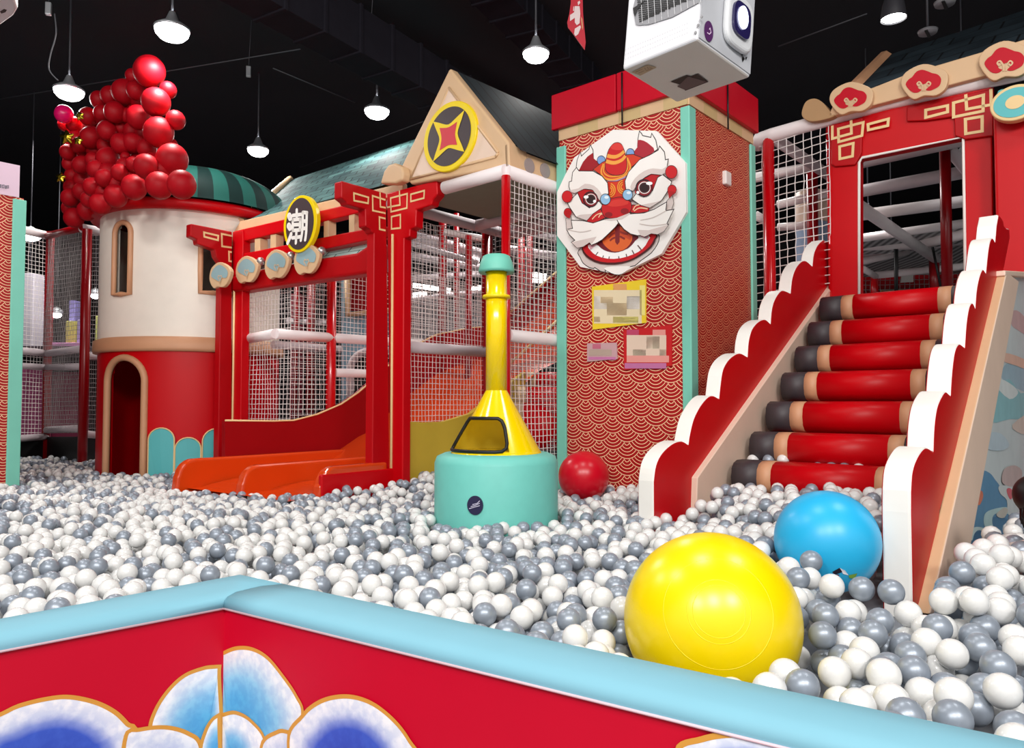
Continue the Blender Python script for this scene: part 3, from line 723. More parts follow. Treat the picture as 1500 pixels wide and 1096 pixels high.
# blue cloud medallions and the knobs behind them
MED = [(-85, 12), (-65, -62), (0, -106), (82, -50), (72, 32), (30, 92), (-20, 92), (-48, 104), (-75, 70)]
MIN = [(-70, 5), (-50, -52), (0, -84), (60, -38), (52, 18), (12, 20), (6, 50), (-36, 34)]
for (x, y, k) in ((340, 950, 1.0), (555, 905, 1.05), (795, 862, 1.14), (1035, 820, 1.2)):
    f = lambda dx, dy, o: hit(*q1(x + dx * k, y + dy * k), G - vg * ((.1 if x > 400 else .30) + o), vg)
    med = MB().prism([f(v.x, v.y, 0) for v in smoothpoly(MED, 4)], vg * .04).build('cloud_medallion', TAN, gate, bevel=.006)
    mm = MB().flat([f(v.x, v.y, .003) for v in smoothpoly(MIN, 4)])
    mm.build('cloud_inlay', GREYB, med)
    m3 = MB()
    for sgn_ in (-1, 1): m3.strip([f(v.x, v.y, .006) for v in smoothpoly([(sgn_ * 3, 62), (sgn_ * 6, 35), (sgn_ * 16, 18), (sgn_ * 10, 2), (sgn_ * 2, 10)], 4, False)], .01, vg)
    m3.build('cloud_scroll', TAN, med)
for x, y in ((382, 383), (426, 375), (471, 368)):
    c = hit(x, y, G - vg * .05, vg); MB().ball(c, .045, seg=16, rings=10).build('silver_knob', mat('silver_knob', '#B9B6B4', .3, metal=.7), gate)

# ---- roof plane over the gate (teal tiles) and its tan boards
tr = empty('tiled_roof', onG((450, 290), -.1), 'sloping pale teal tile roof behind the gate beams', 'roof')
e0 = onG((345, 337), -.12); e1 = onG((596, 279), -.12)
sl = (vg * .95 + Z * .62)
def onroof(px, py):
    n = (e1 - e0).cross(sl).normalized(); return hit(px, py, e0 + Z * .06, n)
r0, r1, r2, r3 = onroof(352, 326), onroof(598, 262), onroof(620, 200), onroof(425, 264)
uvquad('tile_canvas', [r0, r1, r2, r3], tile_mat('tile_canvas', '#5B8280', '#38595D', '#14242A', .3, .2), tr)
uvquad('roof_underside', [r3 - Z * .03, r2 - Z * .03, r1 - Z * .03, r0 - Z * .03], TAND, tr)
MB().prism([onG((338, 346), -.1), onG((590, 292), -.1), onG((590, 268), -.1), onG((352, 324), -.1)], vg * .06).build('eave_board', TAN, tr, bevel=.008)
MB().tube([r0 + Z * .01, r3 + Z * .02], .045, 8).build('verge_board', TAN, tr)
c = hit(326, 330, G + vg * .1, vg)
def curl(c, n, r, parent, flip=1, th=.06):
    x = n.cross(Z).normalized()
    pts = [c + x * r * math.cos(t) * .9 + Z * r * math.sin(t) for t in np.linspace(0, PI * 1.0, 12)] 
    pts += [c - x * r * .9 - Z * r * .9, c + x * r * .9 - Z * r * .9]
    return MB().prism(pts, n * th).build('curled_end', TAN, parent, bevel=.01)
curl(c, vg, .09, tr)

# ================================================================== slide
S0 = V(G)          # plane a=0 runs along vg through the gate's right pillar
def onS(px, py, a): return hit(px, py, S0 + ug * a, ug)
def bz(p): q = p - S0; return (-(q.dot(vg)), p.z)
slide = empty('slide', S0 + ug * .85 - vg * .3, 'wide orange two-lane slide running out through the gate into the balls', 'slide')
A1 = 1.62
prof = [bz(onS(x, y, A1)) for x, y in ((330, 662), (400, 663), (440, 662), (470, 657), (500, 650), (525, 640), (545, 630), (590, 585), (640, 548), (690, 527), (735, 520), (770, 490), (812, 450))]
wall = [bz(onS(x, y, A1)) for x, y in ((330, 616), (400, 617), (430, 616), (465, 607), (500, 592), (525, 575), (547, 556), (592, 514), (640, 490), (690, 480), (735, 478), (765, 445), (812, 402))]
def SP_(a, b, z): return S0 + ug * a - vg * b + Z * z
# sliding surface
zrun = prof[1][1]
mb = MB(); pr = [(1.1, .57), (.6, .585), (.1, .60), (-.35, .63)] + [(b, z) for b, z in prof if b < -.8 and z > .72]
na = 25
for b, z in pr:
    for i in range(na): 
        mb.v.append(SP_(A1 * i / (na - 1), b, z))
for j in range(len(pr) - 1):
    for i in range(na - 1):
        mb.f.append([j * na + i, j * na + i + 1, (j + 1) * na + i + 1, (j + 1) * na + i]); mb.m.append(0); mb.s.append(True)
mb.build('sliding_surface', ORANGE, slide)
# run-out dividers with rounded front ends
def divider(a, bend, bback, ztop, w=.1):
    m = MB(); zb_ = .3; r = .16
    pts = [(bback, zb_), (bend + .03, zb_), (bend, zb_ + .1), (bend - .03, ztop - r)] + [(bend - .04 - r + r * math.cos(t), ztop - r + r * math.sin(t)) for t in np.linspace(.15, PI / 2, 7)] + [(bback, ztop)]
    m.prism([SP_(a - w / 2, b, z) for b, z in pts], ug * w)
    return m.build('lane_divider', ORANGE, slide, bevel=.025)
zt2 = bz(onS(400, 664, A1))[1]
divider(A1 - .05, 1.22, -1.5, zt2 - .0)
zt1 = bz(onS(440, 676, .8))[1]; divider(.8, 1.06, -1.15, zt1)
zt0 = bz(onS(520, 680, .03))[1]; divider(.03, .84, .06, zt0)
# flared foot of each lane
for a0, a1, be in ((.88, A1 - .12, 1.12), (.08, .74, .93)):
    m = MB(); n = 10; k = 8
    for j in range(k + 1):
        t = j / k
        for i in range(n + 1):
            s_ = i / n
            m.v.append(SP_(a0 + (a1 - a0) * s_, be - .62 * t, .52 + (.09) * math.sin(t * PI / 2) + .02))
    for j in range(k):
        for i in range(n): m.f.append([j * (n + 1) + i, j * (n + 1) + i + 1, (j + 1) * (n + 1) + i + 1, (j + 1) * (n + 1) + i]); m.m.append(0); m.s.append(True)
    m.build('lane_foot', ORAD, slide)
# red side under the near divider
MB().box(SP_(-.03, .8, .2), ug * .05, vg * .85, Z * (zt0 - .06 - .2)).build('side_panel', RED, slide, bevel=.015)
# far red wall
far = [SP_(A1, b, z) for b, z in wall] + [SP_(A1, b, z - .25) for b, z in reversed(prof)]
MB().prism(far, ug * .06).build('side_wall', DRED, slide)
MB().tube([SP_(A1, b, z) for b, z in wall], .01, 6).build('wall_piping', GOLD, slide)
# near mustard wall of the climbing part
ny = [(592, 617), (620, 619), (650, 618), (690, 606), (735, 570), (770, 545)]
top = [hit(x, y, S0 + ug * .0 - ug * .08, ug) for x, y in ny]
low = [V((p.x, p.y, .3)) for p in top]
MB().prism(top + low[::-1], ug * .05).build('near_wall', OLIVE, slide)

# ================================================================== gable house (front on the gate's line, side going back)
P1 = at(741, 600, 5.9); P1.z = 0
uh = (G - P1).normalized(); vh = V((-uh.y, uh.x, 0)); vh = -vh if vh.y < 0 else vh
def onH(px, py, off=0): return hit(px, py, P1 - vh * off, vh)
def onHs(px, py, off=0): return hit(px, py, P1 - uh * -off, uh)   # side plane through P1
house = empty('gable_house', P1 + uh * .8 + vh * .8, 'tan gabled play house with a yellow and brown coin emblem on its front', 'play house')
gz = zA(5.48, 580, 90)
outer = [(430, 50), (905, 660), (910, 845), (120, 985), (0, 960), (20, 880), (60, 800)]
inner = [(425, 212), (820, 735), (800, 765), (120, 945)]
# frame: ring made of quads between outer and inner outline
MB().prism([onH(*gz(x, y)) for x, y in [(430, 50), (905, 650), (912, 845), (120, 985), (30, 905), (20, 885)]], vh * .1).build('gable_board', TAN, house, bevel=.02)
MB().prism([onH(*gz(x, y), .006) for x, y in inner], vh * .02).build('gable_panel', PEACH, house)
m = MB()
for a, b in ((0, 1), (1, 2), (2, 3), (3, 0)): m.tube([onH(*gz(*inner[a]), .004), onH(*gz(*inner[b]), .004)], .012, 6)
m.build('gable_piping', TAN, house)
MB().prism([onH(*gz(x, y), .0) for x, y in [(-60, 1000), (-30, 900), (5, 850), (55, 835), (110, 862), (128, 910), (115, 975), (60, 1000)]], -vh * .1).build('curled_end', TAN, house, bevel=.02)
# coin emblem
ec = onH(*gz(425, 603), .03); er = hit(*gz(640, 560), P1 - vh * .03, vh); 
ex = vh.cross(Z).normalized()
rx = abs((onH(*gz(638, 560), .03) - onH(*gz(215, 645), .03)).dot(ex)) / 2; rz_ = abs(onH(*gz(425, 318), .03).z - onH(*gz(425, 888), .03).z) / 2 * .97
em = MB().prism([ec + ex * rx * math.cos(t) + Z * rz_ * math.sin(t) for t in np.linspace(0, 2 * PI, 64, endpoint=False)], vh * .05).build('coin_emblem', YELD, house, bevel=.008)
MB().flat([ec - vh * .003 + ex * rx * .82 * math.cos(t) + Z * rz_ * .84 * math.sin(t) for t in np.linspace(0, 2 * PI, 56, endpoint=False)]).build('coin_face', BROWN, em)
def star(k, off, bow):
    pts = []
    for i in range(4):
        a0 = PI / 4 + i * PI / 2; a1 = a0 + PI / 2
        p0 = V((math.cos(a0), math.sin(a0), 0)) * k; p1 = V((math.cos(a1), math.sin(a1), 0)) * k
        for j in range(8):
            t = j / 8; q = p0.lerp(p1, t); q = q * (1 - bow * math.sin(PI * t)); pts.append(q)
    return [ec - vh * off + ex * rx * q.x + Z * rz_ * q.y for q in pts]
MB().flat(star(.84, .006, .42)).build('coin_star', YELD, em)
MB().flat(star(.47, .008, .22)).build('coin_centre', mat('coin_red', '#D0283A', .45), em)
# right roof slope and its boards
pk = onH(*gz(430, 50)); ev = onH(*gz(905, 650))
RB = vh * 1.75
DT = tile_mat('dark_tiles', '#222C32', '#1A242A', '#06080A', .16, 2.0)
uvquad('roof_slope', [pk + vh * .08, pk + RB, ev + RB - Z * .05 + uh * -.05, ev + vh * .08 - Z * .05 - uh * .05], DT, house)
lf = onH(*gz(20, 885))
uvquad('roof_slope', [lf + vh * .08, lf + RB, pk + RB, pk + vh * .08], DT, house)
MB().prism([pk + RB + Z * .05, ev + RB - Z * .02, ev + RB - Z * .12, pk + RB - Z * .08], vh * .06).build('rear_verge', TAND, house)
cn = onH(*gz(912, 845))
sb0 = onH(*gz(905, 655))
MB().prism([sb0, V((cn.x, cn.y, cn.z)), cn + vh * .22, sb0 + vh * .22], uh * .05).build('corner_block', TAN, house, bevel=.01)
MB().prism([cn + Z * .0 + vh * .22, cn + RB, sb0 + RB - Z * .03, sb0 + vh * .22 - Z * .03], uh * .04).build('side_fascia', TAN, house)
fx = [hit(776, 243, cn - uh * .005, uh), hit(799, 250, cn - uh * .005, uh)]
for c in fx:
    MB().prism([c + vh * .062 * math.cos(t) + Z * .062 * math.sin(t) for t in np.linspace(0, 2 * PI, 24, endpoint=False)], uh * .015).build('grey_dot', mat('grey_dot', '#9A8E8C', .5), house)
# padded top bars and soffit
tb0 = onH(739, 251); tb1 = onH(652, 272); tz = tb0.z
b_r = .055
A = V((P1.x, P1.y, tz)); 
MB().tube([A, A + uh * ((onH(650, 272) - onH(739, 251)).length)], b_r, 14).build('top_bar', PAD, house)
MB().tube([A, A + vh * 1.7], b_r, 14).build('top_bar', PAD, house)
bk = A + vh * 1.15
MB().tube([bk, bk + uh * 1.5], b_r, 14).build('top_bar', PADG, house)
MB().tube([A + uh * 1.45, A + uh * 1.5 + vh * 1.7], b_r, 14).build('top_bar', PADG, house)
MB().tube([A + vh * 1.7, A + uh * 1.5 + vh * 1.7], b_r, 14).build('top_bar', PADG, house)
MB().prism([A + Z * .02 + vh * .2, A + uh * 1.25 + vh * .2 + Z * .02, A + uh * 1.25 + vh * 1.7 + Z * .02, A + vh * 1.7 + Z * .02], Z * .02).build('soffit', SOFF, house)
def pole(parent, x, y, z0, z1, r=.05, m=POLE, nm='pole'):
    return MB().tube([V((x, y, z0)), V((x, y, z1))], r, 14).build(nm, m, parent)
pole(house, P1.x, P1.y, 0.02, tz - .04, .037)
q = at(714, 500, 8.0); pole(house, q.x, q.y, .02, at(714, 332, 8.0).z + .05, .06, POLED)
q2_ = at(686, 500, 9.2); pole(house, q2_.x, q2_.y, .02, at(686, 345, 9.2).z, .04, POLED)
# mid bars and nets
zm = at(741, 491, 5.9).z
B0 = V((P1.x, P1.y, zm)); MB().tube([B0 + vh * .03, B0 + vh * 1.75], .05, 14).build('mid_bar', PAD, house)
gb0 = V((G.x, G.y, at(591, 508, 6.95).z)); gb1 = at(714, 516, 8.0)
MB().tube([gb0 + vg * .1, gb1], .055, 14).build('mid_bar', PADG, house)
gp0 = V((G.x, G.y, 0)) + vg * .1
n_end = gp0 + (V((gb1.x, gb1.y, 0)) - gp0)
net('side_net', gp0 + Z * .55, n_end + Z * .55, gp0 + Z * (tz - .1), n_end + Z * (tz - .1), .052, .0028, NET, 'n1', house)
net('side_net', P1 + Z * .3, P1 + vh * 1.75 + Z * .3, P1 + Z * (tz - .05), P1 + vh * 1.75 + Z * (tz - .05), .052, .0028, NET, 'n2b', house)
# lower back bar and rear net
MB().tube([at(748, 335, 8.2), at(830, 318, 7.0)], .05, 12).build('top_bar', PADG, house)
rb0 = n_end; rb1 = n_end - ug * 1.4
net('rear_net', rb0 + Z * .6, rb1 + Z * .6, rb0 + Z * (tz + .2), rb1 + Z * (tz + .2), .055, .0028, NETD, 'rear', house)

# ---- frame and net along the far side of the slide, seen through the gate
ff = empty('net_frame', SP_(A1 + .08, -1.5, 0), 'netted frame with padded white rails seen through the gate opening', 'net frame')
fa = A1 + .09
def F_(b, z): return SP_(fa, b, z)
zlow = prof[0][1] - .1
def wz(b):
    pts = sorted(wall)
    if b <= pts[0][0]: return pts[0][1]
    for (b0, z0), (b1, z1) in zip(pts, pts[1:]):
        if b0 <= b <= b1: return z0 + (z1 - z0) * (b - b0) / max(1e-6, b1 - b0)
    return pts[-1][1]
bL, bR = -.14, -4.6
ztopn = 3.0
net('side_net', F_(bL, zlow), F_(bR, zlow), F_(bL, ztopn), F_(bR, ztopn), .055, .003, NET, 'farnet', ff, shape=lambda u, v: zlow + (ztopn - zlow) * v > wz(bL + (bR - bL) * u) - .03)
pp = hit(485, 500, F_(0, 0), ug); pole(ff, pp.x, pp.y, .02, ztopn, .055)
ra, rb_2 = SP_(GW - .05, -.14, 0), SP_(fa, -.14, 0)
net('return_net', ra + Z * .9, rb_2 + Z * .9, ra + Z * 2.75, rb_2 + Z * 2.75, .055, .003, NET, 'retn', ff)
def rail(x0, y0, x1, y1, r, off=0., m=PAD):
    a = hit(x0, y0, F_(0, 0) + ug * off, ug); b = hit(x1, y1, F_(0, 0) + ug * off, ug); return MB().tube([a, b], r, 12).build('padded_rail', m, ff)
rail(404, 489, 487, 495, .055); MB().tube([hit(404, 489, F_(0, 0), ug), V((ra.x, ra.y, hit(404, 489, F_(0, 0), ug).z))], .055, 12).build('padded_rail', PAD, ff); rail(487, 495, 640, 505, .055); rail(490, 546, 640, 551, .05)
rail(400, 505, 498, 512, .05, .9, PADG)
pole(ff, F_(-3.4, 0).x, F_(-3.4, 0).y, .02, ztopn, .055)
# blue play panel with window frame and arch behind
bp = empty('blue_play_panel', at(540, 600, 11.6), 'pale blue play wall with tan window frame and white arch behind the nets', 'play panel')
Yb = 11.6
def bpq(x0, y0, x1, y1, m, nm, d=0., th=.05):
    return MB().prism([at(x0, y1, Yb - d), at(x1, y1, Yb - d), at(x1, y0, Yb - d), at(x0, y0, Yb - d)], V((0, th, 0))).build(nm, m, bp)
bpq(500, 380, 575, 470, SKYB, 'board'); bpq(500, 470, 575, 600, SKYB, 'board')
bpq(511, 398, 570, 455, DRED, 'window_board', .03)
MB().tube([at(509, 396, Yb - .08), at(509, 461, Yb - .08), at(575, 455, Yb - .08)], .05, 10).build('window_trim', TAN, bp)
bpq(515, 520, 572, 660, BLACK, 'arch_opening', .03)
arc = [at(513, 660, Yb - .1), at(513, 545, Yb - .1)] + [at(540 - 27 * math.cos(t), 545 - 30 * math.sin(t), Yb - .1) for t in np.linspace(.2, PI / 2, 7)] + [at(575, 514, Yb - .1)]
MB().tube(arc, .06, 10).build('arch_trim', PADG, bp)
# second small stair seen behind the right-hand net
st2 = empty('far_stair', at(785, 620, 8.6), 'red padded steps with tan ends seen behind the net right of the stove', 'steps')
for i, (x0, y0, x1, y1, Y) in enumerate(((766, 590, 815, 660, 7.7), (770, 567, 815, 612, 8.2), (785, 545, 815, 574, 8.7))):
    a = at(x0, (y0 + y1) / 2, Y); b = at(x1 + 25, (y0 + y1) / 2, Y); r = (y1 - y0) / 2 / F * Y
    MB().tube([a, b], r, 20).build('step_roll', RED, st2)
    MB().tube([a - V((.1, 0, 0)), a], r * 1.01, 20).build('step_end', TAN, st2)
# second orange chute up to the right, behind the side net
ch2 = empty('upper_chute', at(790, 470, 8.8), 'sloping orange and red chute behind the net beside the column', 'slide')
pl = lambda pts, Y: [at(x, y, Y) for x, y in pts]
MB().prism(pl([(745, 462), (825, 392), (825, 450), (745, 535)], 9.0), V((.03, .06, 0))).build('chute_side', DRED, ch2)
MB().tube(pl([(745, 460), (825, 390)], 8.97), .014, 6).build('chute_piping', GOLD, ch2)
MB().prism(pl([(745, 500), (825, 430), (825, 468), (745, 530)], 8.9), V((.03, .06, 0))).build('chute_bed', ORANGE, ch2)
MB().tube(pl([(745, 535), (825, 462)], 8.85), .02, 6).build('chute_edge', GOLD, ch2)
# highlight edge panel on the main slide: clear acrylic kick strip
# ================================================================== round tower
TC = at(280, 600, 9.3); TC.z = 0; TR = 1.03
def tcyl(px, py):
    d = ray(px, py); o = CAM - V((TC.x, TC.y, CAM.z)); A_ = d.x ** 2 + d.y ** 2; B_ = d.x * o.x + d.y * o.y; C_ = o.x ** 2 + o.y ** 2 - TR * TR
    t = (-B_ - math.sqrt(max(0, B_ * B_ - A_ * C_))) / A_; p = CAM + d * t
    return math.degrees(math.atan2(p.y - TC.y, p.x - TC.x)) % 360, p.z
tower = empty('round_tower', TC, 'round play tower, cream above and red below, with striped green roof', 'play tower')
zb0 = tcyl(265, 514)[1]; zb1 = tcyl(265, 493)[1]; zt_ = tcyl(245, 303)[1]
a_l, zl0 = tcyl(168, 432); a_r, _ = tcyl(191, 432); _, zl1 = tcyl(176, 327)
w_l, w_z0 = tcyl(293, 428); w_r, _ = tcyl(345, 428); _, w_z1 = tcyl(300, 340)
d_l, _ = tcyl(158, 600); d_r, _ = tcyl(212, 600); _, d_z1 = tcyl(182, 524)
OPEN = [(a_l, a_r, zl0, zl1), (w_l, w_r, w_z0, w_z1), (d_l, d_r, 0, d_z1)]
def inarch(a, z, o, grow=0):
    l, r, z0, z1 = o; c = (l + r) / 2; hw = (r - l) / 2; hwm = math.radians(hw) * TR
    if z < z0 - grow or z > z1: return False
    x = math.radians(a - c) * TR
    zs_ = z1 - hwm * 1.0
    if z <= zs_: return abs(x) < hwm
    return (x / hwm) ** 2 + ((z - zs_) / max(.01, z1 - zs_)) ** 2 < 1
def twall(z0, z1, m, nm, r=TR, dz=.035):
    mb = MB(); nA_ = 240; nz = max(1, round((z1 - z0) / dz))
    for rr in (r, r - .05):
        k0 = len(mb.v)
        for i in range(nz + 1):
            for j in range(nA_):
                a = 2 * PI * j / nA_; mb.v.append(TC + V((rr * math.cos(a), rr * math.sin(a), z0 + (z1 - z0) * i / nz)))
        for i in range(nz):
            for j in range(nA_):
                am = (j + .5) * 360 / nA_; zm_ = z0 + (z1 - z0) * (i + .5) / nz
                if any(inarch(am, zm_, o) for o in OPEN): continue
                l = (j + 1) % nA_
                mb.f.append([k0 + i * nA_ + j, k0 + i * nA_ + l, k0 + (i + 1) * nA_ + l, k0 + (i + 1) * nA_ + j]); mb.m.append(0); mb.s.append(True)
    return mb.build(nm, m, tower)
twall(.0, zb0, RED, 'lower_wall'); twall(zb1, zt_, CREAM, 'upper_wall')
MB().lathe(TC, [(TR - .03, zb0 - .01), (TR + .05, zb0), (TR + .055, zb0 + .03), (TR + .05, zb1 - .02), (TR - .02, zb1 + .01)], 96).build('belt_band', ROSE, tower)
for i, o in enumerate(OPEN):
    l, r, z0, z1 = o; c = (l + r) / 2; hw = (r - l) / 2; hwm = math.radians(hw) * TR; zs_ = z1 - hwm
    pts = [(l, z0), (l, (z0 + zs_) / 2), (l, zs_)] + [(c - hw * math.cos(t), zs_ + hwm * math.sin(t)) for t in np.linspace(.15, PI - .15, 15)] + [(r, zs_), (r, (z0 + zs_) / 2), (r, z0)]
    if i < 2: pts += [(c, z0)]
    P3 = [TC + V(((TR + .012) * math.cos(math.radians(a)), (TR + .012) * math.sin(math.radians(a)), z)) for a, z in pts]
    MB().tube(P3, .03 if i < 2 else .038, 10, closed=i < 2).build('window_frame' if i < 2 else 'door_frame', ROSE, tower)
MB().lathe(TC, [(TR - .02, zt_ - .02), (TR + .1, zt_ - .03), (TR + .13, zt_ + .04), (TR + .1, zt_ + .09), (TR - .05, zt_ + .1)], 96).build('eave_ring', RED, tower)
# striped roof
zr0 = zt_ + .09; zr1 = at(290, 247, 9.0).z
mb = MB(); prf = [(TR + .16, 0), (TR + .15, .04)] + [((TR + .15) * math.cos(t) ** .8, (zr1 - zr0) * math.sin(t) ** .9) for t in np.linspace(.12, 1.5, 12)]
nst = 44
for r, z in prf:
    for j in range(nst * 2): a = 2 * PI * j / (nst * 2); mb.v.append(TC + V((r * math.cos(a), r * math.sin(a), zr0 + z)))
for i in range(len(prf) - 1):
    for j in range(nst * 2):
        l = (j + 1) % (nst * 2); mb.f.append([i * nst * 2 + j, i * nst * 2 + l, (i + 1) * nst * 2 + l, (i + 1) * nst * 2 + j]); mb.m.append((j // 2) % 2); mb.s.append(True)
mb.build('striped_roof', [DGREEN, LGREEN], tower)
# turquoise scallops at the foot
for x0, x1, ztp in ((219, 256, 627), (257, 294, 641), (296, 334, 628)):
    aL, aR = tcyl(x0, 650)[0], tcyl(x1, 650)[0]; c = (aL + aR) / 2; hw = (aR - aL) / 2; z1 = tcyl((x0 + x1) / 2, ztp)[1]; hwm = math.radians(hw) * TR
    pts = [(aL, .05), (c - hw * .33, .05), (c + hw * .33, .05), (aR, .05), (aR, z1 - hwm)] + [(c + hw * math.cos(t), z1 - hwm + hwm * math.sin(t)) for t in np.linspace(.2, PI - .2, 12)] + [(aL, z1 - hwm)]
    P0 = [TC + V(((TR + .03) * math.cos(math.radians(a)), (TR + .03) * math.sin(math.radians(a)), z)) for a, z in pts]
    n = V((math.cos(math.radians(c)), math.sin(math.radians(c)), 0))
    MB().prism(P0, -n * .05).build('scallop', SCAL, tower)
    MB().tube(P0, .008, 6, closed=True).build('scallop_piping', GOLD, tower)
# ================================================================== left net frame, left column
lf_ = empty('corner_net_frame', at(110, 600, 10.0), 'dark red netted frame left of the tower with white padded rails', 'net frame')
def nrm2(a, b): return (b - a)
pA = at(122, 600, 9.6); pB = at(68, 600, 10.9); pC = at(158, 600, 10.6); pD = at(8, 600, 10.2)
for p_, yt, yb_, Y, r in ((pA, 336, 680, 9.6, .058), (pB, 340, 650, 10.9, .055)):
    pole(lf_, p_.x, p_.y, .02, at(750, yt, Y).z, r, POLED)
def rl(x0, y0, Y0, x1, y1, Y1, r, m=PADG): return MB().tube([at(x0, y0, Y0), at(x1, y1, Y1)], r, 12).build('padded_rail', m, lf_)
rl(122, 333, 9.6, 68, 346, 10.9, .05, POLED); rl(68, 345, 10.9, 5, 330, 10.2, .06, PAD); rl(122, 335, 9.6, 165, 342, 10.6, .06, PADG)
rl(122, 511, 9.6, 68, 518, 10.9, .05); rl(68, 518, 10.9, 5, 512, 10.2, .05); rl(122, 521, 9.6, 165, 523, 10.6, .05)
rl(122, 537, 9.6, 68, 538, 10.9, .045); rl(68, 538, 10.9, 5, 535, 10.2, .045)
rl(122, 628, 9.6, 68, 630, 10.9, .05); rl(68, 640, 10.9, 5, 644, 10.2, .05); rl(122, 636, 9.6, 165, 640, 10.6, .05)
def vnet(nm, x0, Y0, x1, Y1, yt0, yt1, yb0, yb1, cell, m, lab, parent, r=.0032):
    a, b = at(x0, yb0, Y0), at(x1, yb1, Y1); c, d = at(x0, yt0, Y0), at(x1, yt1, Y1)
    a.x, a.y = c.x, c.y; b.x, b.y = d.x, d.y
    return net(nm, a, b, c, d, cell, r, m, lab, parent)
vnet('panel_net', 122, 9.6, 68, 10.9, 340, 350, 634, 634, .06, NETD, 'a', lf_)
vnet('panel_net', 68, 10.9, 5, 10.2, 350, 335, 640, 640, .06, NET, 'b', lf_)
vnet('panel_net', 122, 9.6, 168, 10.6, 345, 345, 634, 634, .06, NETD, 'cc', lf_)
for (xa, Ya), (xb, Yb2) in (((122, 9.6), (68, 10.9)), ((68, 10.9), (5, 10.2)), ((122, 9.6), (168, 10.6))):
    a, b = at(xa, 640, Ya), at(xb, 640, Yb2)
    MB().prism([V((a.x, a.y, .02)), V((b.x, b.y, .02)), V((b.x, b.y, b.z)), V((a.x, a.y, a.z))], V((0, .04, 0))).build('kick_board', BLACK, lf_)
# soft blocks in the far play area behind that net
zdk = at(100, 507, 12.5).z
dk = empty('play_deck', at(100, 520, 12.8), 'dark upper deck of the play area behind the left net', 'deck')
MB().box(at(15, 507, 11.9) * 1, V((1.75, 0, 0)), V((0, 2.2, 0)), -Z * .08).build('deck_board', mat('deck_board', '#5A4A50', .6), dk)
for xx, yy in ((.05, .1), (1.7, .1), (.05, 2.1), (1.7, 2.1)):
    q = at(15, 507, 11.9); MB().tube([V((q.x + xx, q.y + yy, .02)), V((q.x + xx, q.y + yy, q.z - .08))], .04, 8).build('leg', POLED, dk)
for x0, y0, x1, y1, Y, c, lb in ((95, 470, 112, 505, 12.5, '#D8CF6A', 'pale yellow soft block behind the left net, upper one'), (112, 468, 119, 503, 12.4, '#B9A8D8', 'narrow lilac soft board behind the left net'), (138, 462, 152, 540, 12.3, '#D6DC82', 'tall lime soft board just left of the tower'),
                                 (100, 440, 110, 470, 13.5, '#8F86C8', 'violet soft post behind the left net'), (28, 540, 62, 620, 12.5, '#B0557E', 'dusky pink soft wall low at the far left'), (75, 545, 118, 625, 12.8, '#8E2F50', 'dark wine soft wall behind the red pole'), (70, 512, 118, 530, 12.2, '#D58FC4', 'flat pink cushion lying on the upper deck'), (28, 400, 50, 500, 12.6, '#C9C2CC', 'pale grey soft wall at the far left'), (50, 430, 64, 510, 12.9, '#A83A50', 'red soft wall strip at the far left')):
    a = at(x0, y1, Y); b = at(x1, y0, Y); a.z = at(15, 507, 11.9).z + .002 if y0 < 535 else .02; b.z = max(b.z, a.z + .08)
    MB().box(a, V((b.x - a.x, 0, 0)), V((0, .3, 0)), V((0, 0, b.z - a.z))).build('soft_block', mat('soft_' + c[1:], c, .5), label=lb, cat='soft block', bevel=.02)
for x, y, Y, lb in ((43, 433, 13, 'small bright lamp behind the far left net'), (83, 462, 13.2, 'pair lamp, left one, behind the left net'), (140, 434, 13.4, 'small bright lamp next to the tower wall'), (45, 345, 12, 'bright lamp over the top rail at the far left')):
    p = at(x, y, Y); e = empty('spot_lamp', p, lb, 'lamp'); MB().ball(p, .06 if y > 400 else .12, seg=14, rings=8, stretch=(1.4, 1, .8)).build('bulb', LAMPM, e)
    MB().lathe(p + Z * .03, [(.09, .0), (.1, .05), (.05, .1), (.01, .12)], 14).build('lamp_housing', METAL, e)
    MB().tube([p + Z * .13, V((p.x, p.y, CZ - .01))], .008, 6).build('rod', WIRE, e)
# column at the far left edge
c2 = at(27, 600, 7.0); c2.z = 0
lcol = empty('decorated_column', c2 - VC * .6, 'red wave-patterned column with mint corner at the far left edge', 'column')
zc2 = at(27, 294, 7.0).z
facepanel('front_panel', c2 - VC * 1.15, VC, 1.15, 0, zc2 + .02, WAVE, lcol)
facepanel('side_panel', c2, UC, 1.1, 0, zc2, WAVE2, lcol)
facepanel('back_panel', c2 + UC * 1.1, -VC, 1.15, 0, zc2, WAVE2, lcol)
MB().prism([c2 - VC * .09 - UC * .02, c2 + VC * .02 - UC * .02, c2 + VC * .02 + UC * .09, c2 - VC * .0 + UC * .09, c2 - VC * .09], Z * zc2).build('corner_trim', TEAL, lcol, bevel=.006)
pn = MB(); a = hit(-10, 298, c2 - UC * .01, UC); b = hit(24, 297, c2 - UC * .01, UC); zt3 = hit(24, 242, c2, UC).z
a = c2 - VC * 1.2 - UC * .01; b = c2 - VC * .04 - UC * .01
sp_ = pn.prism([a + Z * (zc2 + .02), b + Z * (zc2 + .02), b + Z * zt3, a + Z * zt3], UC * .05).build('poster_board', mat('lilac_board', '#DDC2D4', .5, vary=.08, scale=1.5), label='pale lilac pink poster board standing on the far left column', cat='poster')
ps = MB()
for x0, y0, x1, y1 in ((0, 270.5, 1.5, 274.5), (3.5, 271, 6, 275), (8, 272, 9, 276), (10.5, 272, 12.5, 275.5)):
    P = lambda x, y: hit(x, y, c2 - UC * .016, UC)
    ps.strip([P(x0, y0), P(x1, y0), P(x1, y1), P(x0, y1)], .006, UC, closed=True)
ps.build('poster_lettering', mat('grey_lettering', '#6A6672', .5), sp_)
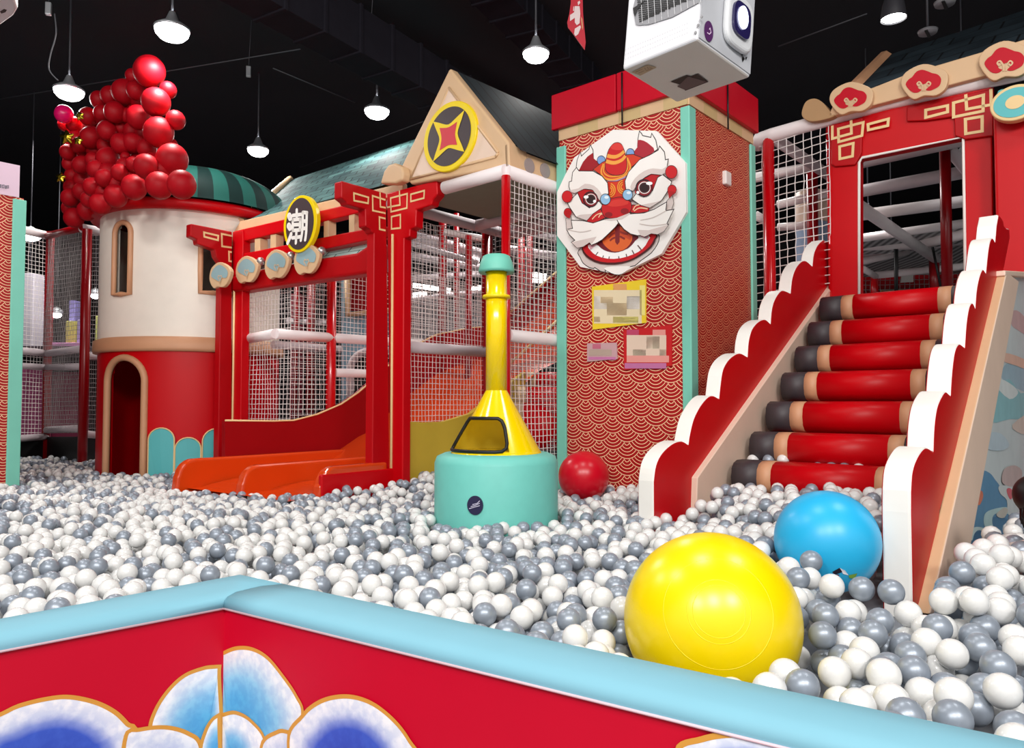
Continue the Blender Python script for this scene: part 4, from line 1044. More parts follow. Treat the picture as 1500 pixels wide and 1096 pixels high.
# device corner at the top left
p = onz(14, 22, 4.0)
dv = empty('ceiling_device', p, 'white rounded corner of a ceiling device at the top left edge', 'projector')
cA = [onz(x, y, 4.0) for x, y in ((26, 14), (20, 24), (2, 37), (-60, 60), (-90, 20), (-20, -25), (20, -5))]
MB().prism(cA, Z * .3).build('body', PROJW, dv, bevel=.02)
MB().prism([onz(x, y, 3.998) for x, y in ((0, 17), (6, 13.5), (10, 15), (8, 18), (2, 20))], Z * .004).build('vent_slot', BLACK, dv)
MB().tube([cA[3] * .5 + cA[6] * .5 + Z * .29, (cA[3] * .5 + cA[6] * .5) + Z * (CZ - 4.02)], .03, 10).build('mount_rod', WIRE, dv)

# ================================================================== balloon wall
bz_ = zA(3.914, 70, 70)
BL = [(582, 135, 88, 0), (690, 243, 47, .12), (620, 312, 81, 0), (733, 415, 54, .12), (635, 485, 85, 0), (712, 642, 89, 0), (768, 785, 80, 0), (640, 790, 77, .05), (565, 682, 70, 0), (568, 577, 54, .05), (445, 628, 29, .0), (425, 553, 61, 0), (345, 640, 66, 0), (413, 716, 48, 0), (322, 748, 50, 0), (490, 668, 42, .08), (520, 400, 68, 0), (455, 388, 42, .1), (508, 245, 56, .05), (440, 255, 72, .1), (385, 370, 60, 0), (310, 375, 46, .05), (342, 477, 58, 0), (360, 275, 56, .1), (295, 300, 50, .1), (250, 515, 62, .05), (232, 395, 52, .1), (180, 560, 46, 0), (115, 600, 44, 0), (195, 672, 52, 0), (122, 668, 38, .05), (258, 642, 42, 0), (145, 735, 46, .1), (258, 800, 54, 0), (192, 825, 48, 0), (130, 862, 52, 0), (150, 975, 55, 0), (225, 935, 55, 0), (300, 895, 60, 0), (390, 850, 64, 0), (495, 800, 70, 0), (330, 565, 46, .1), (490, 545, 56, .06), (420, 460, 44, .12), (240, 870, 50, .1), (320, 830, 52, .08), (200, 760, 50, .12), (140, 800, 46, .1), (280, 700, 54, .12), (400, 790, 54, .12), (470, 745, 58, .12), (150, 440, 44, .1), (160, 520, 46, .12), (570, 180, 60, .16), (560, 400, 60, .15), (650, 700, 66, .15), (490, 480, 54, .16), (490, 165, 44, .15), (270, 585, 50, .14), (210, 590, 46, .13), (700, 560, 45, .14), (100, 440, 40, .1), (350, 330, 56, .22), (440, 330, 60, .22), (540, 310, 60, .22), (260, 450, 56, .22), (370, 530, 60, .22), (440, 560, 60, .22), (560, 500, 60, .22), (600, 590, 60, .2), (540, 640, 60, .2), (350, 720, 60, .2), (300, 640, 60, .2), (160, 690, 50, .2), (220, 730, 50, .2), (160, 780, 50, .2), (200, 900, 50, .16), (360, 790, 60, .2), (450, 690, 60, .2), (520, 720, 60, .2), (330, 400, 56, .22), (190, 500, 50, .2), (140, 560, 46, .2), (240, 560, 50, .22), (130, 620, 46, .2), (420, 610, 54, .2), (130, 920, 48, .12), (600, 660, 54, .18), (410, 400, 56, .2), (500, 320, 56, .22)]
proto = MB().ball(V((0, 0, 0)), 1, seg=28, rings=18, stretch=(1, 1, 1.06)).build('balloon', BALLOON, origin=V((0, 0, 0)))
pr_knot = MB().lathe(V((0, 0, 0)), [(.001, -1.07), (.05, -1.06), (.02, -1.02)], 10).build('knot', BALLOON, proto, origin=V((0, 0, 0)))
special = {0: 'topmost big red balloon of the balloon wall', 10: 'smallest round red balloon in the middle of the wall', 6: 'big red balloon at the lower right, resting by the green roof', 5: 'big red balloon second from the bottom at the right edge', 36: 'lowest left red balloon at the bottom corner of the wall', 1: 'small red balloon poking out right of the top one', 3: 'small red balloon poking out at the right edge, mid height', 2: 'big red balloon directly under the topmost one', 4: 'big red balloon third from the top on the right edge'}
for i, (x, y, r, dz) in enumerate(BL):
    px, py = bz_(x, y); Y = 7.45 + (275 - px) / 185 * 1.55 + dz * 2 - (.45 if py > 235 and px > 130 else 0)
    c = at(px, py, Y); R_ = r / 3.914 / F * Y
    o = dup(proto, c) if i else proto
    o.location = c; o.scale = (R_, R_, R_); o.rotation_euler = (random.uniform(-.5, .5), random.uniform(-.5, .5), random.uniform(0, 6))
    tag(o, special.get(i, 'red latex balloon packed in the hanging balloon wall'), 'balloon', 'red balloons of the balloon wall')
px, py = bz_(92, 380); c = at(px, py, 8.85); o = dup(proto, c); o.scale = (50 / 3.914 / F * 8.85,) * 3
mm = o.data.copy(); mm.materials[0] = PINK; o.data = mm; tag(o, 'bright magenta balloon at the upper left of the balloon wall', 'balloon')
for ch_ in o.children: ch_.data = mm.copy() if False else ch_.data
def starb(px, py, r, Y, label, rot):
    c = at(px, py, Y); mb = MB(); k = []
    for i in range(10):
        a = rot + PI * i / 5; q = r if i % 2 == 0 else r * .48; k.append(c + V((q * math.cos(a), 0, q * math.sin(a))))
    n = len(k)
    mb.add(k + [c + V((0, -r * .35, 0)), c + V((0, r * .35, 0))], [[i, (i + 1) % n, n] for i in range(n)] + [[(i + 1) % n, i, n + 1] for i in range(n)])
    mb.build('star_balloon', GOLDF, label=label, cat='foil balloon', group='gold star balloons', bevel=.012)
starb(98, 201, .12, 8.55, 'largest gold foil star balloon, below the magenta balloon', .4)
starb(115, 206, .085, 8.45, 'gold foil star balloon right beside the largest star', .1)
starb(117, 170, .085, 8.4, 'gold foil star balloon right of the magenta balloon', .6)
starb(89, 260, .095, 8.8, 'lowest gold foil star balloon at the left edge of the wall', .2)

# ================================================================== projector and flag
# box seen from below: near corner of the underside, two bottom edges, and an up axis tilted like the photo
prj_Y = 2.9
b0 = at(1021, 58, prj_Y)                    # front lower corner between big face and lens face
def px_(x, y, Y): return at(x, y, Y)
bL_ = at(908, 105, 3.25); bR_ = at(1091, 113, 3.35)
eL = V((-.252, .2856, .0067)); eR = V((.2907, .2574, -.0400)); up = V((.0884, .0547, .9946)).normalized()
H_ = .75
prj = empty('projector', b0 + (eL + eR) / 2, 'large white projector hanging from the ceiling above the lion column', 'projector')
def PB(a, b, c): return b0 + eL * a + eR * b + up * c
MB().prism([PB(0, 0, 0), PB(1, 0, 0), PB(1, 1, 0), PB(0, 1, 0)], up * H_, 1, 0, 0).build('body', [PROJW, PROJU], prj, bevel=.012)
_n = -(eL.normalized())
nL = -(eR.normalized()); nR = -(eL.normalized())
def onL(px, py, o=.003): return hit(px, py, b0 + nL * o, nL)
def onR(px, py, o=.003): return hit(px, py, b0 + nR * (o + .004), nR)
def onB(px, py, o=.003): return hit(px, py, b0 - up * o, up)
grl = [(927, 12), (931, 36), (936, 37), (950, 36), (985, 25), (1025, 3), (1030, -20), (935, -20)]
gr = MB().flat([onL(x, y, .004) for x, y in grl]).build('vent_grille', mat('grille_grey', '#8E8E92', .5), prj)
gm = MB()
for i in range(16):
    y = -14 + i * 3.2
    xs = [932 + i * .3, 1030 - max(0, i - 4) * 8]
    if xs[1] > xs[0] + 8: gm.strip([onL(xs[0], y + 1, .006), onL(xs[1], y - 9 + i * .3, .006)], .0055, nL)
for i in range(11): gm.strip([onL(938 + i * 9.5, -20, .007), onL(941 + i * 9.5, min(34, 34 - max(0, i - 2) * 4.4), .007)], .0025, nL, 1)
gm.build('grille_slats', [BLACK, mat('grille_light', '#D2D2D4')], gr)
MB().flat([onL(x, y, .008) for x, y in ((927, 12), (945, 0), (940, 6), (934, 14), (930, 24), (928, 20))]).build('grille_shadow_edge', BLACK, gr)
for x, y in ((1028, 25), (1023, 37), (1019, 48)):
    c = onL(x, y, .002); q = eL.normalized()
    MB().prism([c + q * .006 * math.cos(t) + up * .006 * math.sin(t) for t in np.linspace(0, 2 * PI, 12, endpoint=False)], nL * .003).build('screw', mat('screw_grey', '#8A8A8C', .4), prj)
hm = MB()
for r_ in range(3):
    for i in range(26):
        x = 916 + i * 3.6; y = 88 - i * 1.55 - r_ * 7
        hm.strip([onL(x, y, .002), onL(x + 1.0, y - 2.2, .002)], .0016, nL)
hm.build('pin_holes', mat('pin_hole_grey', '#B8B8BC', .5), prj)
MB().prism([PB(0, .02, .012) + _n * .004, PB(0, .98, .012) + _n * .004, PB(0, .98, H_ - .01) + _n * .004, PB(0, .02, H_ - .01) + _n * .004], -_n * .003).build('lens_panel', mat('panel_grey', '#B9BBC0', .4), prj)
# lens housing on the right face
lc = onR(1077, 36, 0)
er = eR.normalized()
def on_lens(a, b, o): return lc + er * a + up * b + nR * o
hs = .1
MB().prism([on_lens(hs * 1.0 * math.copysign(abs(math.cos(t)) ** .55, math.cos(t)), hs * 1.15 * math.copysign(abs(math.sin(t)) ** .55, math.sin(t)), 0) for t in np.linspace(0, 2 * PI, 40, endpoint=False)], nR * .03).build('lens_housing', mat('housing_grey', '#D4D6D8', .35), prj, bevel=.02)
MB().prism([on_lens(-.01 + hs * .62 * math.copysign(abs(math.cos(t)) ** .6, math.cos(t)), -.0 + hs * .72 * math.copysign(abs(math.sin(t)) ** .6, math.sin(t)), .03) for t in np.linspace(0, 2 * PI, 32, endpoint=False)], nR * .012).build('lens_bezel', mat('lens_navy', '#241E4E', .2, coat=.6), prj)
ln = MB().prism([on_lens(-.012 + .034 * math.cos(t), .008 + .048 * math.sin(t), .042) for t in np.linspace(0, 2 * PI, 28, endpoint=False)], nR * .006).build('lens', mat('lens_glow', '#DDE2FF', .05, emit=2.2), prj)
c = onR(1038, 46, .002)
MB().prism([c + er * .03 * math.cos(t) + up * .042 * math.sin(t) for t in np.linspace(0, 2 * PI, 28, endpoint=False)], nR * .002).build('round_sticker', mat('purple_sticker', '#4E1E58', .4), prj)
sm = MB(); 
sm.strip([c + nR * .0035 + er * a + up * b for a, b in ((-.014, -.012), (.002, -.012), (.012, 0), (.004, .014), (-.002, .006))], .004, nR)
sm.build('sticker_mark', mat('sticker_pink', '#D9C2DC', .5), prj)
fm = MB()
for pts in ([(1088, 82), (1087, 86), (1088, 91), (1091, 86)], [(1086, 79), (1089, 78), (1087, 83)], [(1092, 84), (1095, 83), (1093, 88)]): fm.flat([onR(x, y, .003) for x, y in pts])
fm.build('logo_mark', BLACK, prj)
MB().flat([onB(x, y, .003) for x, y in ((982, 120), (1006, 110), (1012, 112), (1022, 108), (1038, 120), (1004, 133), (996, 124))]).build('bottom_recess', BLACK, prj)
MB().flat([onB(x, y, .004) for x, y in ((992, 127), (1008, 112), (1036, 120), (1004, 132))]).build('recess_plate', mat('recess_brown', '#5A4A4A', .5), prj)
blb = MB().flat([onB(x, y, .003) for x, y in ((925, 106), (948, 95), (962, 99), (938, 111))]).build('bottom_label', mat('kraft_label', '#B8A184', .6), prj)
bm_ = MB()
for (xa, ya), (xb, yb2) in (((931, 106), (941, 101)), ((935, 107.5), (943, 104)), ((944, 99.5), (946, 102)), ((948, 98), (950, 101)), ((951, 99), (956, 100.5)), ((946, 104), (954, 101))):
    bm_.strip([onB(xa, ya, .0045), onB(xb, yb2, .0045)], .0022, up)
bm_.build('label_printing', mat('label_ink', '#7A6248', .6), blb)
pc = PB(.5, .5, H_); MB().tube([pc, V((pc.x, pc.y, CZ - .01))], .035, 12).build('mount_pole', METAL, prj)
# pennant flag
FY = 6.5
fl = [(837, -25), (836, 5), (834, 20), (831, 32), (832, 40), (840, 50), (850, 64), (856.5, 73), (858, 62), (856, 42), (854, 18), (853, -25)]
flg = MB().prism([at(x, y, FY) for x, y in fl], V((0.0, .01, 0))).build('red_pennant', mat('pennant_red', '#C2182E', .55), label='red pointed pennant with white ink painting hanging left of the projector', cat='pennant')
fw = MB()
for pts in ([(842, 9), (849, 9), (850, 20), (849, 34), (845, 37), (842, 33), (842, 26), (835, 31), (835, 22), (841, 18)], [(850, 37), (851, 40), (847, 50), (843, 53), (841, 50), (842, 42)], [(846, 3), (849, 1), (850, 4), (847, 8)], [(840, 10), (841, 9), (841, 16), (839.5, 16)]):
    fw.flat([at(x, y, FY - .004) for x, y in pts])
fw.build('pennant_painting', mat('pennant_white', '#E8D2D0', .6), flg)
f2 = MB().flat([at(x, y, FY - .005) for x, y in ((851, 24), (853, 28), (854, 40), (853, 44), (851.5, 32))])
f2.build('pennant_leaf', mat('pennant_tan', '#D8A070', .6), flg)
f3 = at(845, -22, FY + .005); MB().tube([f3, V((f3.x, f3.y, CZ - .01))], .006, 6).build('pennant_cord', WIRE, flg)

# ================================================================== right: roll stair with scalloped sides
ST0 = at(1208, 455, 6.3)        # left end of the top roll
ax_u = UC; ax_v = VC
rolls = [(1208, 455), (1190, 492), (1170, 528), (1149, 567), (1127, 610), (1101, 655), (1075, 697)]
b_run, c_rise = .0335 * 6.3 / .755, .0332 * 6.3
stair = empty('roll_stair', ST0 - VC * 1.0 - UC * .5 - Z * ST0.z, 'red padded roll staircase between two scalloped white-edged sides', 'staircase')
SW = 1.13
tops = []
for i, (x, y) in enumerate(rolls):
    p = ST0 - VC * (b_run * i * 1.02); p = V((p.x, p.y, at(x, y, p.y).z))
    # follow the photographed end of the roll along the stair line
    r = .118
    segs = [('roll_end', 0, .17, CHAR), ('roll_band', .17, .26, ROSE), ('roll_middle', .26, SW - .26, RED), ('roll_band', SW - .26, SW - .17, ROSE), ('roll_end', SW - .17, SW, CHAR)]
    step = MB().cbox(p - UC * SW / 2 + VC * .14 - Z * .05, (.02, .02, .02)).build('tread', RED, stair) if False else None
    for nm, s0, s1, m in segs:
        prof_ = []
        a = p - UC * s0; b = p - UC * s1
        nb = 14; ring = []
        for kk in range(nb):
            t = 2 * PI * kk / nb
            cx = math.copysign(abs(math.cos(t)) ** .75, math.cos(t)); cz_ = math.copysign(abs(math.sin(t)) ** .75, math.sin(t))
            ring.append((-VC) * r * 1.15 * cx + Z * (r * .93) * cz_)
        MB().prism([a + q for q in ring], b - a, smooth=True).build(nm, m, stair)
    tops.append(p)
# soft ramp under the rolls
pa = tops[0] + VC * .2; pb = tops[-1] - VC * .4; pb.z = max(.05, pb.z - .3)
sd = [pa - Z * .12, pb - Z * .02, V((pb.x, pb.y, .02)), V((pa.x, pa.y, .02))]
MB().prism(sd, -UC * SW).build('stair_core', DRED, stair)
# beige stringer boards inside
for s0, off in ((.0, .0), (SW + .06, 0)):
    o = ST0 + UC * .05 - UC * s0
    if s0 == 0:
        PZ = [hit(*q_, o, UC) for q_ in ((1222, 425), (1226, 470), (1040, 745), (1020, 745))]
        MB().prism([hit(x, y, o, UC) for x, y in ((1224, 412), (1226, 470), (1085, 760), (1020, 760), (1022, 700))], UC * .05).build('stringer_board', PEACH, stair, bevel=.006)
zS = zA(2.4917, 900, 280)
left_red = [(143, 1130), (143, 1060), (152, 1000), (175, 955), (212, 922), (245, 912), (270, 925), (275, 890), (290, 830), (320, 775), (352, 746), (382, 757), (388, 700), (397, 650), (420, 612), (455, 591), (486, 605), (490, 550), (502, 505), (525, 477), (550, 468), (570, 484), (575, 430), (588, 390), (612, 362), (643, 373), (650, 315), (668, 272), (695, 253), (723, 274), (728, 230), (742, 197), (762, 178), (783, 186), (800, 240), (806, 335), (320, 1130)]
oL = ST0 + UC * .09
CUSP = lambda pts, cusps: [q for seg in [pts[a:b + 1] for a, b in zip([0] + cusps, cusps + [len(pts) - 1])] for q in [(v.x, v.y) for v in smoothpoly(seg, 4, False)][:-1 if seg[-1] != pts[-1] else None]]
left_red = CUSP(left_red, [1, 6, 11, 16, 21, 25, 29, 32, 33, 34])
PL_ = [hit(*zS(x, y), oL, UC) for x, y in left_red]
# carry the foot below the balls
PL_[0] = PL_[0] + V((0, 0, -.35)); PL_[-1] = PL_[-1] - VC * .1 + V((0, 0, -.35))
MB().prism(PL_, UC * .105, 0, 1, 0).build('scalloped_side', [RED, WHITE], stair, bevel=.012)
zR = zA(2.382, 1340, 400)
right_red = [(1334.6, 760), (1334.6, 720), (1337, 690), (1345, 668), (1356, 655), (1367.5, 660.5), (1369, 625), (1373, 597), (1380, 580), (1386, 573), (1392.8, 579), (1395, 545), (1399, 515), (1405.5, 503), (1413.7, 508.8), (1416, 475), (1420, 450), (1425, 443), (1429, 450.6), (1431, 425), (1435, 405), (1440, 394), (1444.6, 399.6), (1447, 375), (1450, 355), (1454, 348), (1458, 354), (1460, 330), (1463, 314), (1471, 330), (1471, 394), (1353, 840)]
oR = ST0 - UC * (SW + .30)
right_red = CUSP(right_red, [1, 5, 10, 14, 18, 22, 26, 27, 28])
PR_ = [hit(x, y, oR, UC) for x, y in right_red]
PR_[0] = PR_[0] + V((0, 0, -.55)); PR_[-1] = PR_[-1] + V((0, 0, -.5)) - VC * .1
MB().prism(PR_, UC * .105, 0, 1, 0).build('scalloped_side', [RED, WHITE], stair, bevel=.012)
# tan outer boards
oT = oR - UC * .05
oM = oR - UC * .045
T2 = [hit(x, y, oM, UC) for x, y in ((1362, 900), (1404, 900), (1493, 412), (1475, 398))]
MB().prism(T2, UC * .05, 0, 1, 0).build('outer_board', [PEACH, TAN], stair, bevel=.008)  # board edge coloured darker than its face, shade put into the colour
T3 = [hit(x, y, oM, UC) for x, y in ((1473, 396), (1473, 404), (1520, 408), (1520, 399))]
MB().prism(T3, UC * .1).build('outer_board', PEACH, stair, bevel=.008)

# ---- mural on the panel beside the stair
oW = oR - UC * .012
def onM(x, y, k=0): return hit(x, y, oW - UC * .0004 * k, UC)
mural = MB().prism([onM(1392, 930), onM(1620, 980), onM(1620, 404), onM(1482, 404)], UC * .05).build('painted_panel', mat('mural_ground', '#C6D0D0', .55, vary=.12, scale=5), label='painted wall panel of pale clouds and blue waves right of the stairs', cat='mural')
zm1 = zA(2.381, 1340, 400); zm2 = zA(5.483, 1380, 680)
k_ = [0]
groups_m = {}
def M(nm, pts, col, zz, n=3):
    k_[0] += 1
    P = [onM(*zz(v.x, v.y), k_[0]) for v in smoothpoly(pts, n)]
    groups_m.setdefault(nm, []).append((P, col))
M('cloud', [(330, 310), (400, 340), (420, 420), (350, 400), (300, 360)], '#9CB8C4', zm1)
M('cloud', [(345, 130), (380, 150), (420, 230), (360, 200), (335, 175)], '#C9A9A8', zm1)
M('cloud', [(290, 400), (330, 370), (370, 420), (420, 410), (420, 500), (330, 510), (270, 520), (275, 450)], '#8DBFC4', zm1)
M('cloud', [(285, 395), (300, 370), (345, 395), (360, 420), (330, 440)], '#D6DEDC', zm1)
M('cloud', [(310, 278), (380, 300), (420, 345), (350, 322), (305, 305)], '#E0B8A4', zm1)
M('cloud', [(340, 530), (420, 480), (420, 560), (370, 560)], '#D6C6BA', zm1)
M('cloud', [(255, 560), (300, 560), (330, 600), (300, 620), (250, 610)], '#B8CAD2', zm1)
M('wave', [(300, 65), (380, 70), (430, 130), (460, 170), (480, 230), (530, 300), (600, 480), (658, 600), (658, 720), (560, 640), (200, 760), (150, 840), (180, 500), (270, 300)], '#5E8FB0', zm2)
M('wave', [(200, 650), (250, 560), (330, 540), (430, 600), (470, 680), (430, 800), (300, 860), (150, 850), (140, 780)], '#3E6E92', zm2)
M('wave', [(400, 430), (520, 440), (610, 530), (600, 650), (500, 600), (420, 550)], '#48799C', zm2)
M('ribbon', [(335, 470), (345, 400), (400, 365), (520, 345), (530, 400), (440, 395), (405, 430), (410, 500), (460, 560), (560, 630), (658, 700), (658, 900), (560, 860), (440, 760), (470, 660), (410, 580), (360, 530)], '#B5D2D2', zm2)
M('ribbon', [(230, 600), (245, 520), (300, 505), (400, 540), (460, 590), (400, 570), (300, 530), (260, 560), (245, 610)], '#C6DAD8', zm2)
M('ribbon', [(455, 180), (520, 170), (600, 170), (658, 120), (658, 600), (600, 480), (530, 400), (520, 290), (470, 240)], '#CBD3D2', zm2)
M('blossom', [(480, 130), (500, 40), (580, 10), (640, 50), (635, 130), (590, 180), (510, 170)], '#C4B0AC', zm2)
M('blossom', [(520, 200), (550, 195), (575, 240), (550, 285), (525, 240)], '#D86A74', zm2)
M('blossom', [(285, 230), (320, 215), (330, 265), (300, 330), (270, 300)], '#D07A60', zm2)
M('blossom', [(440, 395), (500, 350), (530, 370), (500, 430), (450, 425)], '#C4C0B4', zm2)
M('blossom', [(530, 515), (570, 520), (605, 560), (560, 560)], '#D8CABC', zm2)
M('wave', [(250, 700), (290, 660), (320, 700), (310, 780), (280, 760), (270, 720)], '#335F82', zm2)
M('wave', [(350, 720), (390, 720), (420, 790), (370, 800)], '#335F82', zm2)
for nm, items in groups_m.items():
    mb = MB(); cols = []
    for P, c in items:
        if c not in cols: cols.append(c)
        mb.flat(P, cols.index(c))
    mb.build('painted_' + nm, [mat('mural_' + c[1:], c, .55, vary=.14, scale=9) for c in cols], mural)

# ================================================================== right gate with net, roof and medallions
GQ = ST0 + VC * .28
def onQ(px, py, off=0): return hit(px, py, GQ - VC * off, VC)
rgate = empty('red_gate', V((GQ.x, GQ.y, 0)) - UC * .6, 'red doorway gate at the head of the roll stairs with tan fret lines', 'gate')
zq = zA(3.75, 1100, 0)
MB().prism([onQ(x, y) for x, y in ((1217, 470), (1258, 470), (1258, 232), (1412, 200), (1415, 470), (1456, 470), (1452, 120), (1217, 182))], VC * .14).build('door_panel', RED, rgate, bevel=.012)
MB().prism([onQ(*zq(x, y), .03) for x, y in ((440, 690), (615, 645), (610, 745), (608, 840), (570, 905), (460, 915), (440, 900))], VC * .03).build('corner_pad', REDM, rgate, bevel=.008)
MB().prism([onQ(*zq(x, y), .03) for x, y in ((855, 585), (1330, 485), (1330, 745), (1180, 765), (1120, 745), (1115, 640), (960, 662), (855, 665))], VC * .03).build('corner_pad', REDM, rgate, bevel=.008)
frl = (([(480, 708), (617, 672), (610, 745), (482, 780)], 1), ([(447, 690), (447, 762), (552, 733), (550, 660)], 0), ([(487, 805), (562, 787), (558, 858), (488, 873)], 1), ([(643, 683), (755, 653), (752, 690), (645, 714)], 1), ([(1113, 565), (1277, 522), (1275, 610), (1113, 643)], 1), ([(1180, 518), (1185, 600), (1320, 575), (1318, 488)], 0), ([(1178, 655), (1270, 640), (1270, 720), (1180, 735)], 1), ([(960, 605), (1080, 580), (1080, 615), (960, 646)], 1))
for half in (frl[:4], frl[4:]):
    m = MB()
    for pts, cl in half: m.strip([onQ(*zq(x, y), .034) for x, y in pts], .022, VC, closed=bool(cl))
    m.build('fret_pattern', GOLD, rgate)
MB().tube([onQ(1258.5, 470, .004), onQ(1258.5, 238, .004), onQ(1263, 231, .004), onQ(1411, 201, .004), onQ(1415, 470, .004)], .012, 8).build('opening_piping', WHITE, rgate)
_sp = [onQ(x, y, .22) for x, y in ((1456, 500), (1545, 500), (1545, 125), (1454, 150))]
_sp[0] = V((_sp[3].x, _sp[3].y, .02)); _sp[1] = V((_sp[2].x, _sp[2].y, .02))
MB().prism(_sp, VC * .3).build('side_pillar', RED, rgate, bevel=.02)
# red pole with net, left of the gate
p0 = onQ(1128, 400, 0)
top_z = onQ(1215, 170).z
pole(rgate, p0.x, p0.y, .02, onQ(1128, 205).z + .03, .052)
p00 = onQ(1222, 400, -.05); pole(rgate, p00.x, p00.y, .02, top_z, .05)
cb = onQ(1108, 208); dirb = (onQ(1500, 108) - onQ(1128, 198))
MB().tube([onQ(1104, 214) + VC * .05, onQ(1112, 204), onQ(1130, 198), onQ(1300, 150.5), onQ(1560, 92)], .062, 14).build('top_bar', PAD, rgate)
a = onQ(1108, 470); b = onQ(1219, 470); a2 = V((a.x, a.y, onQ(1108, 206).z)); b2 = V((b.x, b.y, top_z))
net('side_net', V((a.x, a.y, 1.0)), V((b.x, b.y, 1.0)), a2, b2, .072, .004, NET, 'right', rgate)
# return bars going back from the corner
T0 = onQ(1130, 200); 
MB().tube([T0, T0 + VC * 2.2], .055, 12).build('top_bar', PADG, rgate)
MB().tube([T0 + VC * 1.15 , T0 + VC * 1.15 + UC * .7], .05, 12).build('top_bar', PAD, rgate)
q_ = at(1190, 300, 8.2); pole(rgate, q_.x, q_.y, .5, at(1190, 247, 8.2).z, .06, POLED)
def qb(x0, y0, Y0, x1, y1, Y1, r=.055, m=PAD, nm='padded_bar'): return MB().tube([at(x0, y0, Y0), at(x1, y1, Y1)], r, 12).build(nm, m, rgate)
qb(1106, 260, 8.3, 1186, 245, 8.2); qb(1140, 300, 8.6, 1215, 282, 8.2, .05); qb(1140, 333, 8.5, 1180, 330, 8.3, .045); qb(1106, 315, 8.4, 1124, 325, 8.4, .05)
# dark tiled roof over the gate with tan fascia, curl and medallions
rr = empty('tiled_roof', onQ(1330, 120, .1), 'dark tiled roof edge with tan fascia above the right gate', 'roof')
MB().prism([onQ(x, y, .12) for x, y in ((1212, 172), (1560, 80), (1560, 40), (1330, 108), (1222, 150))], VC * .08).build('fascia', TAN, rr, bevel=.01)
MB().prism([onQ(v.x, v.y, .12) for v in smoothpoly([(1174, 165), (1180, 149), (1193, 144), (1205, 150), (1216, 163), (1224, 168), (1212, 174), (1190, 178), (1178, 174)], 4)], VC * .2).build('curled_end', TAND, rr, bevel=.02)
d0, d1 = onQ(1240, 148, .04), onQ(1580, 45, .04)
u2 = onQ(1289, 78, 0) + VC * .9 ; 
sl2 = VC * 1.5 + Z * .95
uvquad('tile_canvas', [d0, d1, d1 + sl2, d0 + sl2], tile_mat('night_tiles', '#2C3840', '#202A32', '#0A0C10', .4, .3), rr)
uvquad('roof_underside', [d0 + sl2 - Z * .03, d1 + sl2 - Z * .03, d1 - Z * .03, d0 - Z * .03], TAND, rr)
MB().prism([d0, d0 + sl2, d0 + sl2 + Z * .05 + UC * .05, d0 + Z * .05 + UC * .05], UC * .05).build('verge_board', ROSE, rr)
ME = [(-118, 5), (-93, -50), (-5, -92), (75, -75), (120, -42), (112, 28), (62, 68), (0, 70), (-50, 88), (-90, 60)]
MI = [(-92, 14), (-78, -12), (-60, -25), (-38, -52), (-8, -62), (25, -52), (42, -45), (70, -38), (88, -15), (80, 18), (55, 35), (32, 44), (10, 40), (30, 18), (10, 8), (-5, 12), (-30, 8), (-28, 32), (-12, 40), (-35, 55), (-65, 48)]
for (x, y, k) in ((548, 541, 1.0), (950, 450, 1.08), (1395, 335, 1.22)):
    f = lambda dx, dy, o: onQ(*zq(x + dx * k, y + dy * k), .14 + o)
    md = MB().prism([f(v.x, v.y, 0.03) for v in smoothpoly(ME, 4)], VC * .05).build('cloud_medallion', TAN, rr, bevel=.008)
    MB().flat([f(v.x, v.y, .034) for v in smoothpoly(MI, 3)]).build('cloud_inlay', CRIM, md)
    m = MB()
    for s_ in (-1, 1): m.strip([f(v.x, v.y, .037) for v in smoothpoly([(s_ * 6, 45), (s_ * 8, 20), (s_ * 22, 0), (s_ * 34, 8), (s_ * 26, 20), (s_ * 18, 12)], 4, False)], .011, VC)
    m.build('cloud_scroll', TAN, md)
# round mint emblem on a turquoise block at the right edge
tb = onQ(1487, 150, .38)
MB().prism([onQ(x, y, .3) for x, y in ((1457, 160), (1470, 178), (1540, 165), (1540, 120), (1460, 130))], VC * .25).build('mint_block', SCAL, rgate, bevel=.03)
def ell(c, rx_, rz2, n=48): x = VC.cross(Z).normalized(); return [c + x * rx_ * math.cos(t) + Z * rz2 * math.sin(t) for t in np.linspace(0, 2 * PI, n, endpoint=False)]
kz = tb.y / F
MB().prism(ell(tb, 33 * kz * .98, 27 * kz), VC * .08).build('mint_disc', GOLD, rgate, bevel=.01)
MB().flat(ell(tb - VC * .004, 28 * kz * .98, 22 * kz)).build('mint_ring', SCAL, rgate)
MB().flat(ell(tb - VC * .007, 12.5 * kz * .98, 10 * kz)).build('mint_centre', GOLD, rgate)

# ================================================================== play area behind the right gate
bk = empty('climbing_frame', at(1330, 420, 9), 'white and red climbing frame seen through the right gate', 'climbing frame')
def kb(x0, y0, Y0, x1, y1, Y1, r=.06, m=PAD, nm='padded_bar'): return MB().tube([at(x0, y0, Y0), at(x1, y1, Y1)], r, 12).build(nm, m, bk)
kb(1240, 242, 8.0, 1430, 200, 7.2, .07, PADG); kb(1240, 284, 9.0, 1440, 247, 8.2, .075, PADG); kb(1240, 318, 9.8, 1450, 290, 9.2, .075); kb(1240, 352, 10.6, 1450, 322, 10.0, .06)
kb(1250, 296, 8.6, 1372, 380, 11.8, .075); kb(1240, 362, 11.5, 1360, 360, 11.5, .06); kb(1345, 358, 11.5, 1450, 335, 11.0, .08); kb(1240, 388, 12, 1330, 368, 12, .06); kb(1265, 394, 12, 1284, 406, 12.4, .05)
kb(1278, 404, 12.4, 1450, 386, 12, .06); kb(1240, 375, 12, 1450, 350, 12, .05, PADG); kb(1388, 215, 7.6, 1450, 290, 9, .06, PADG)
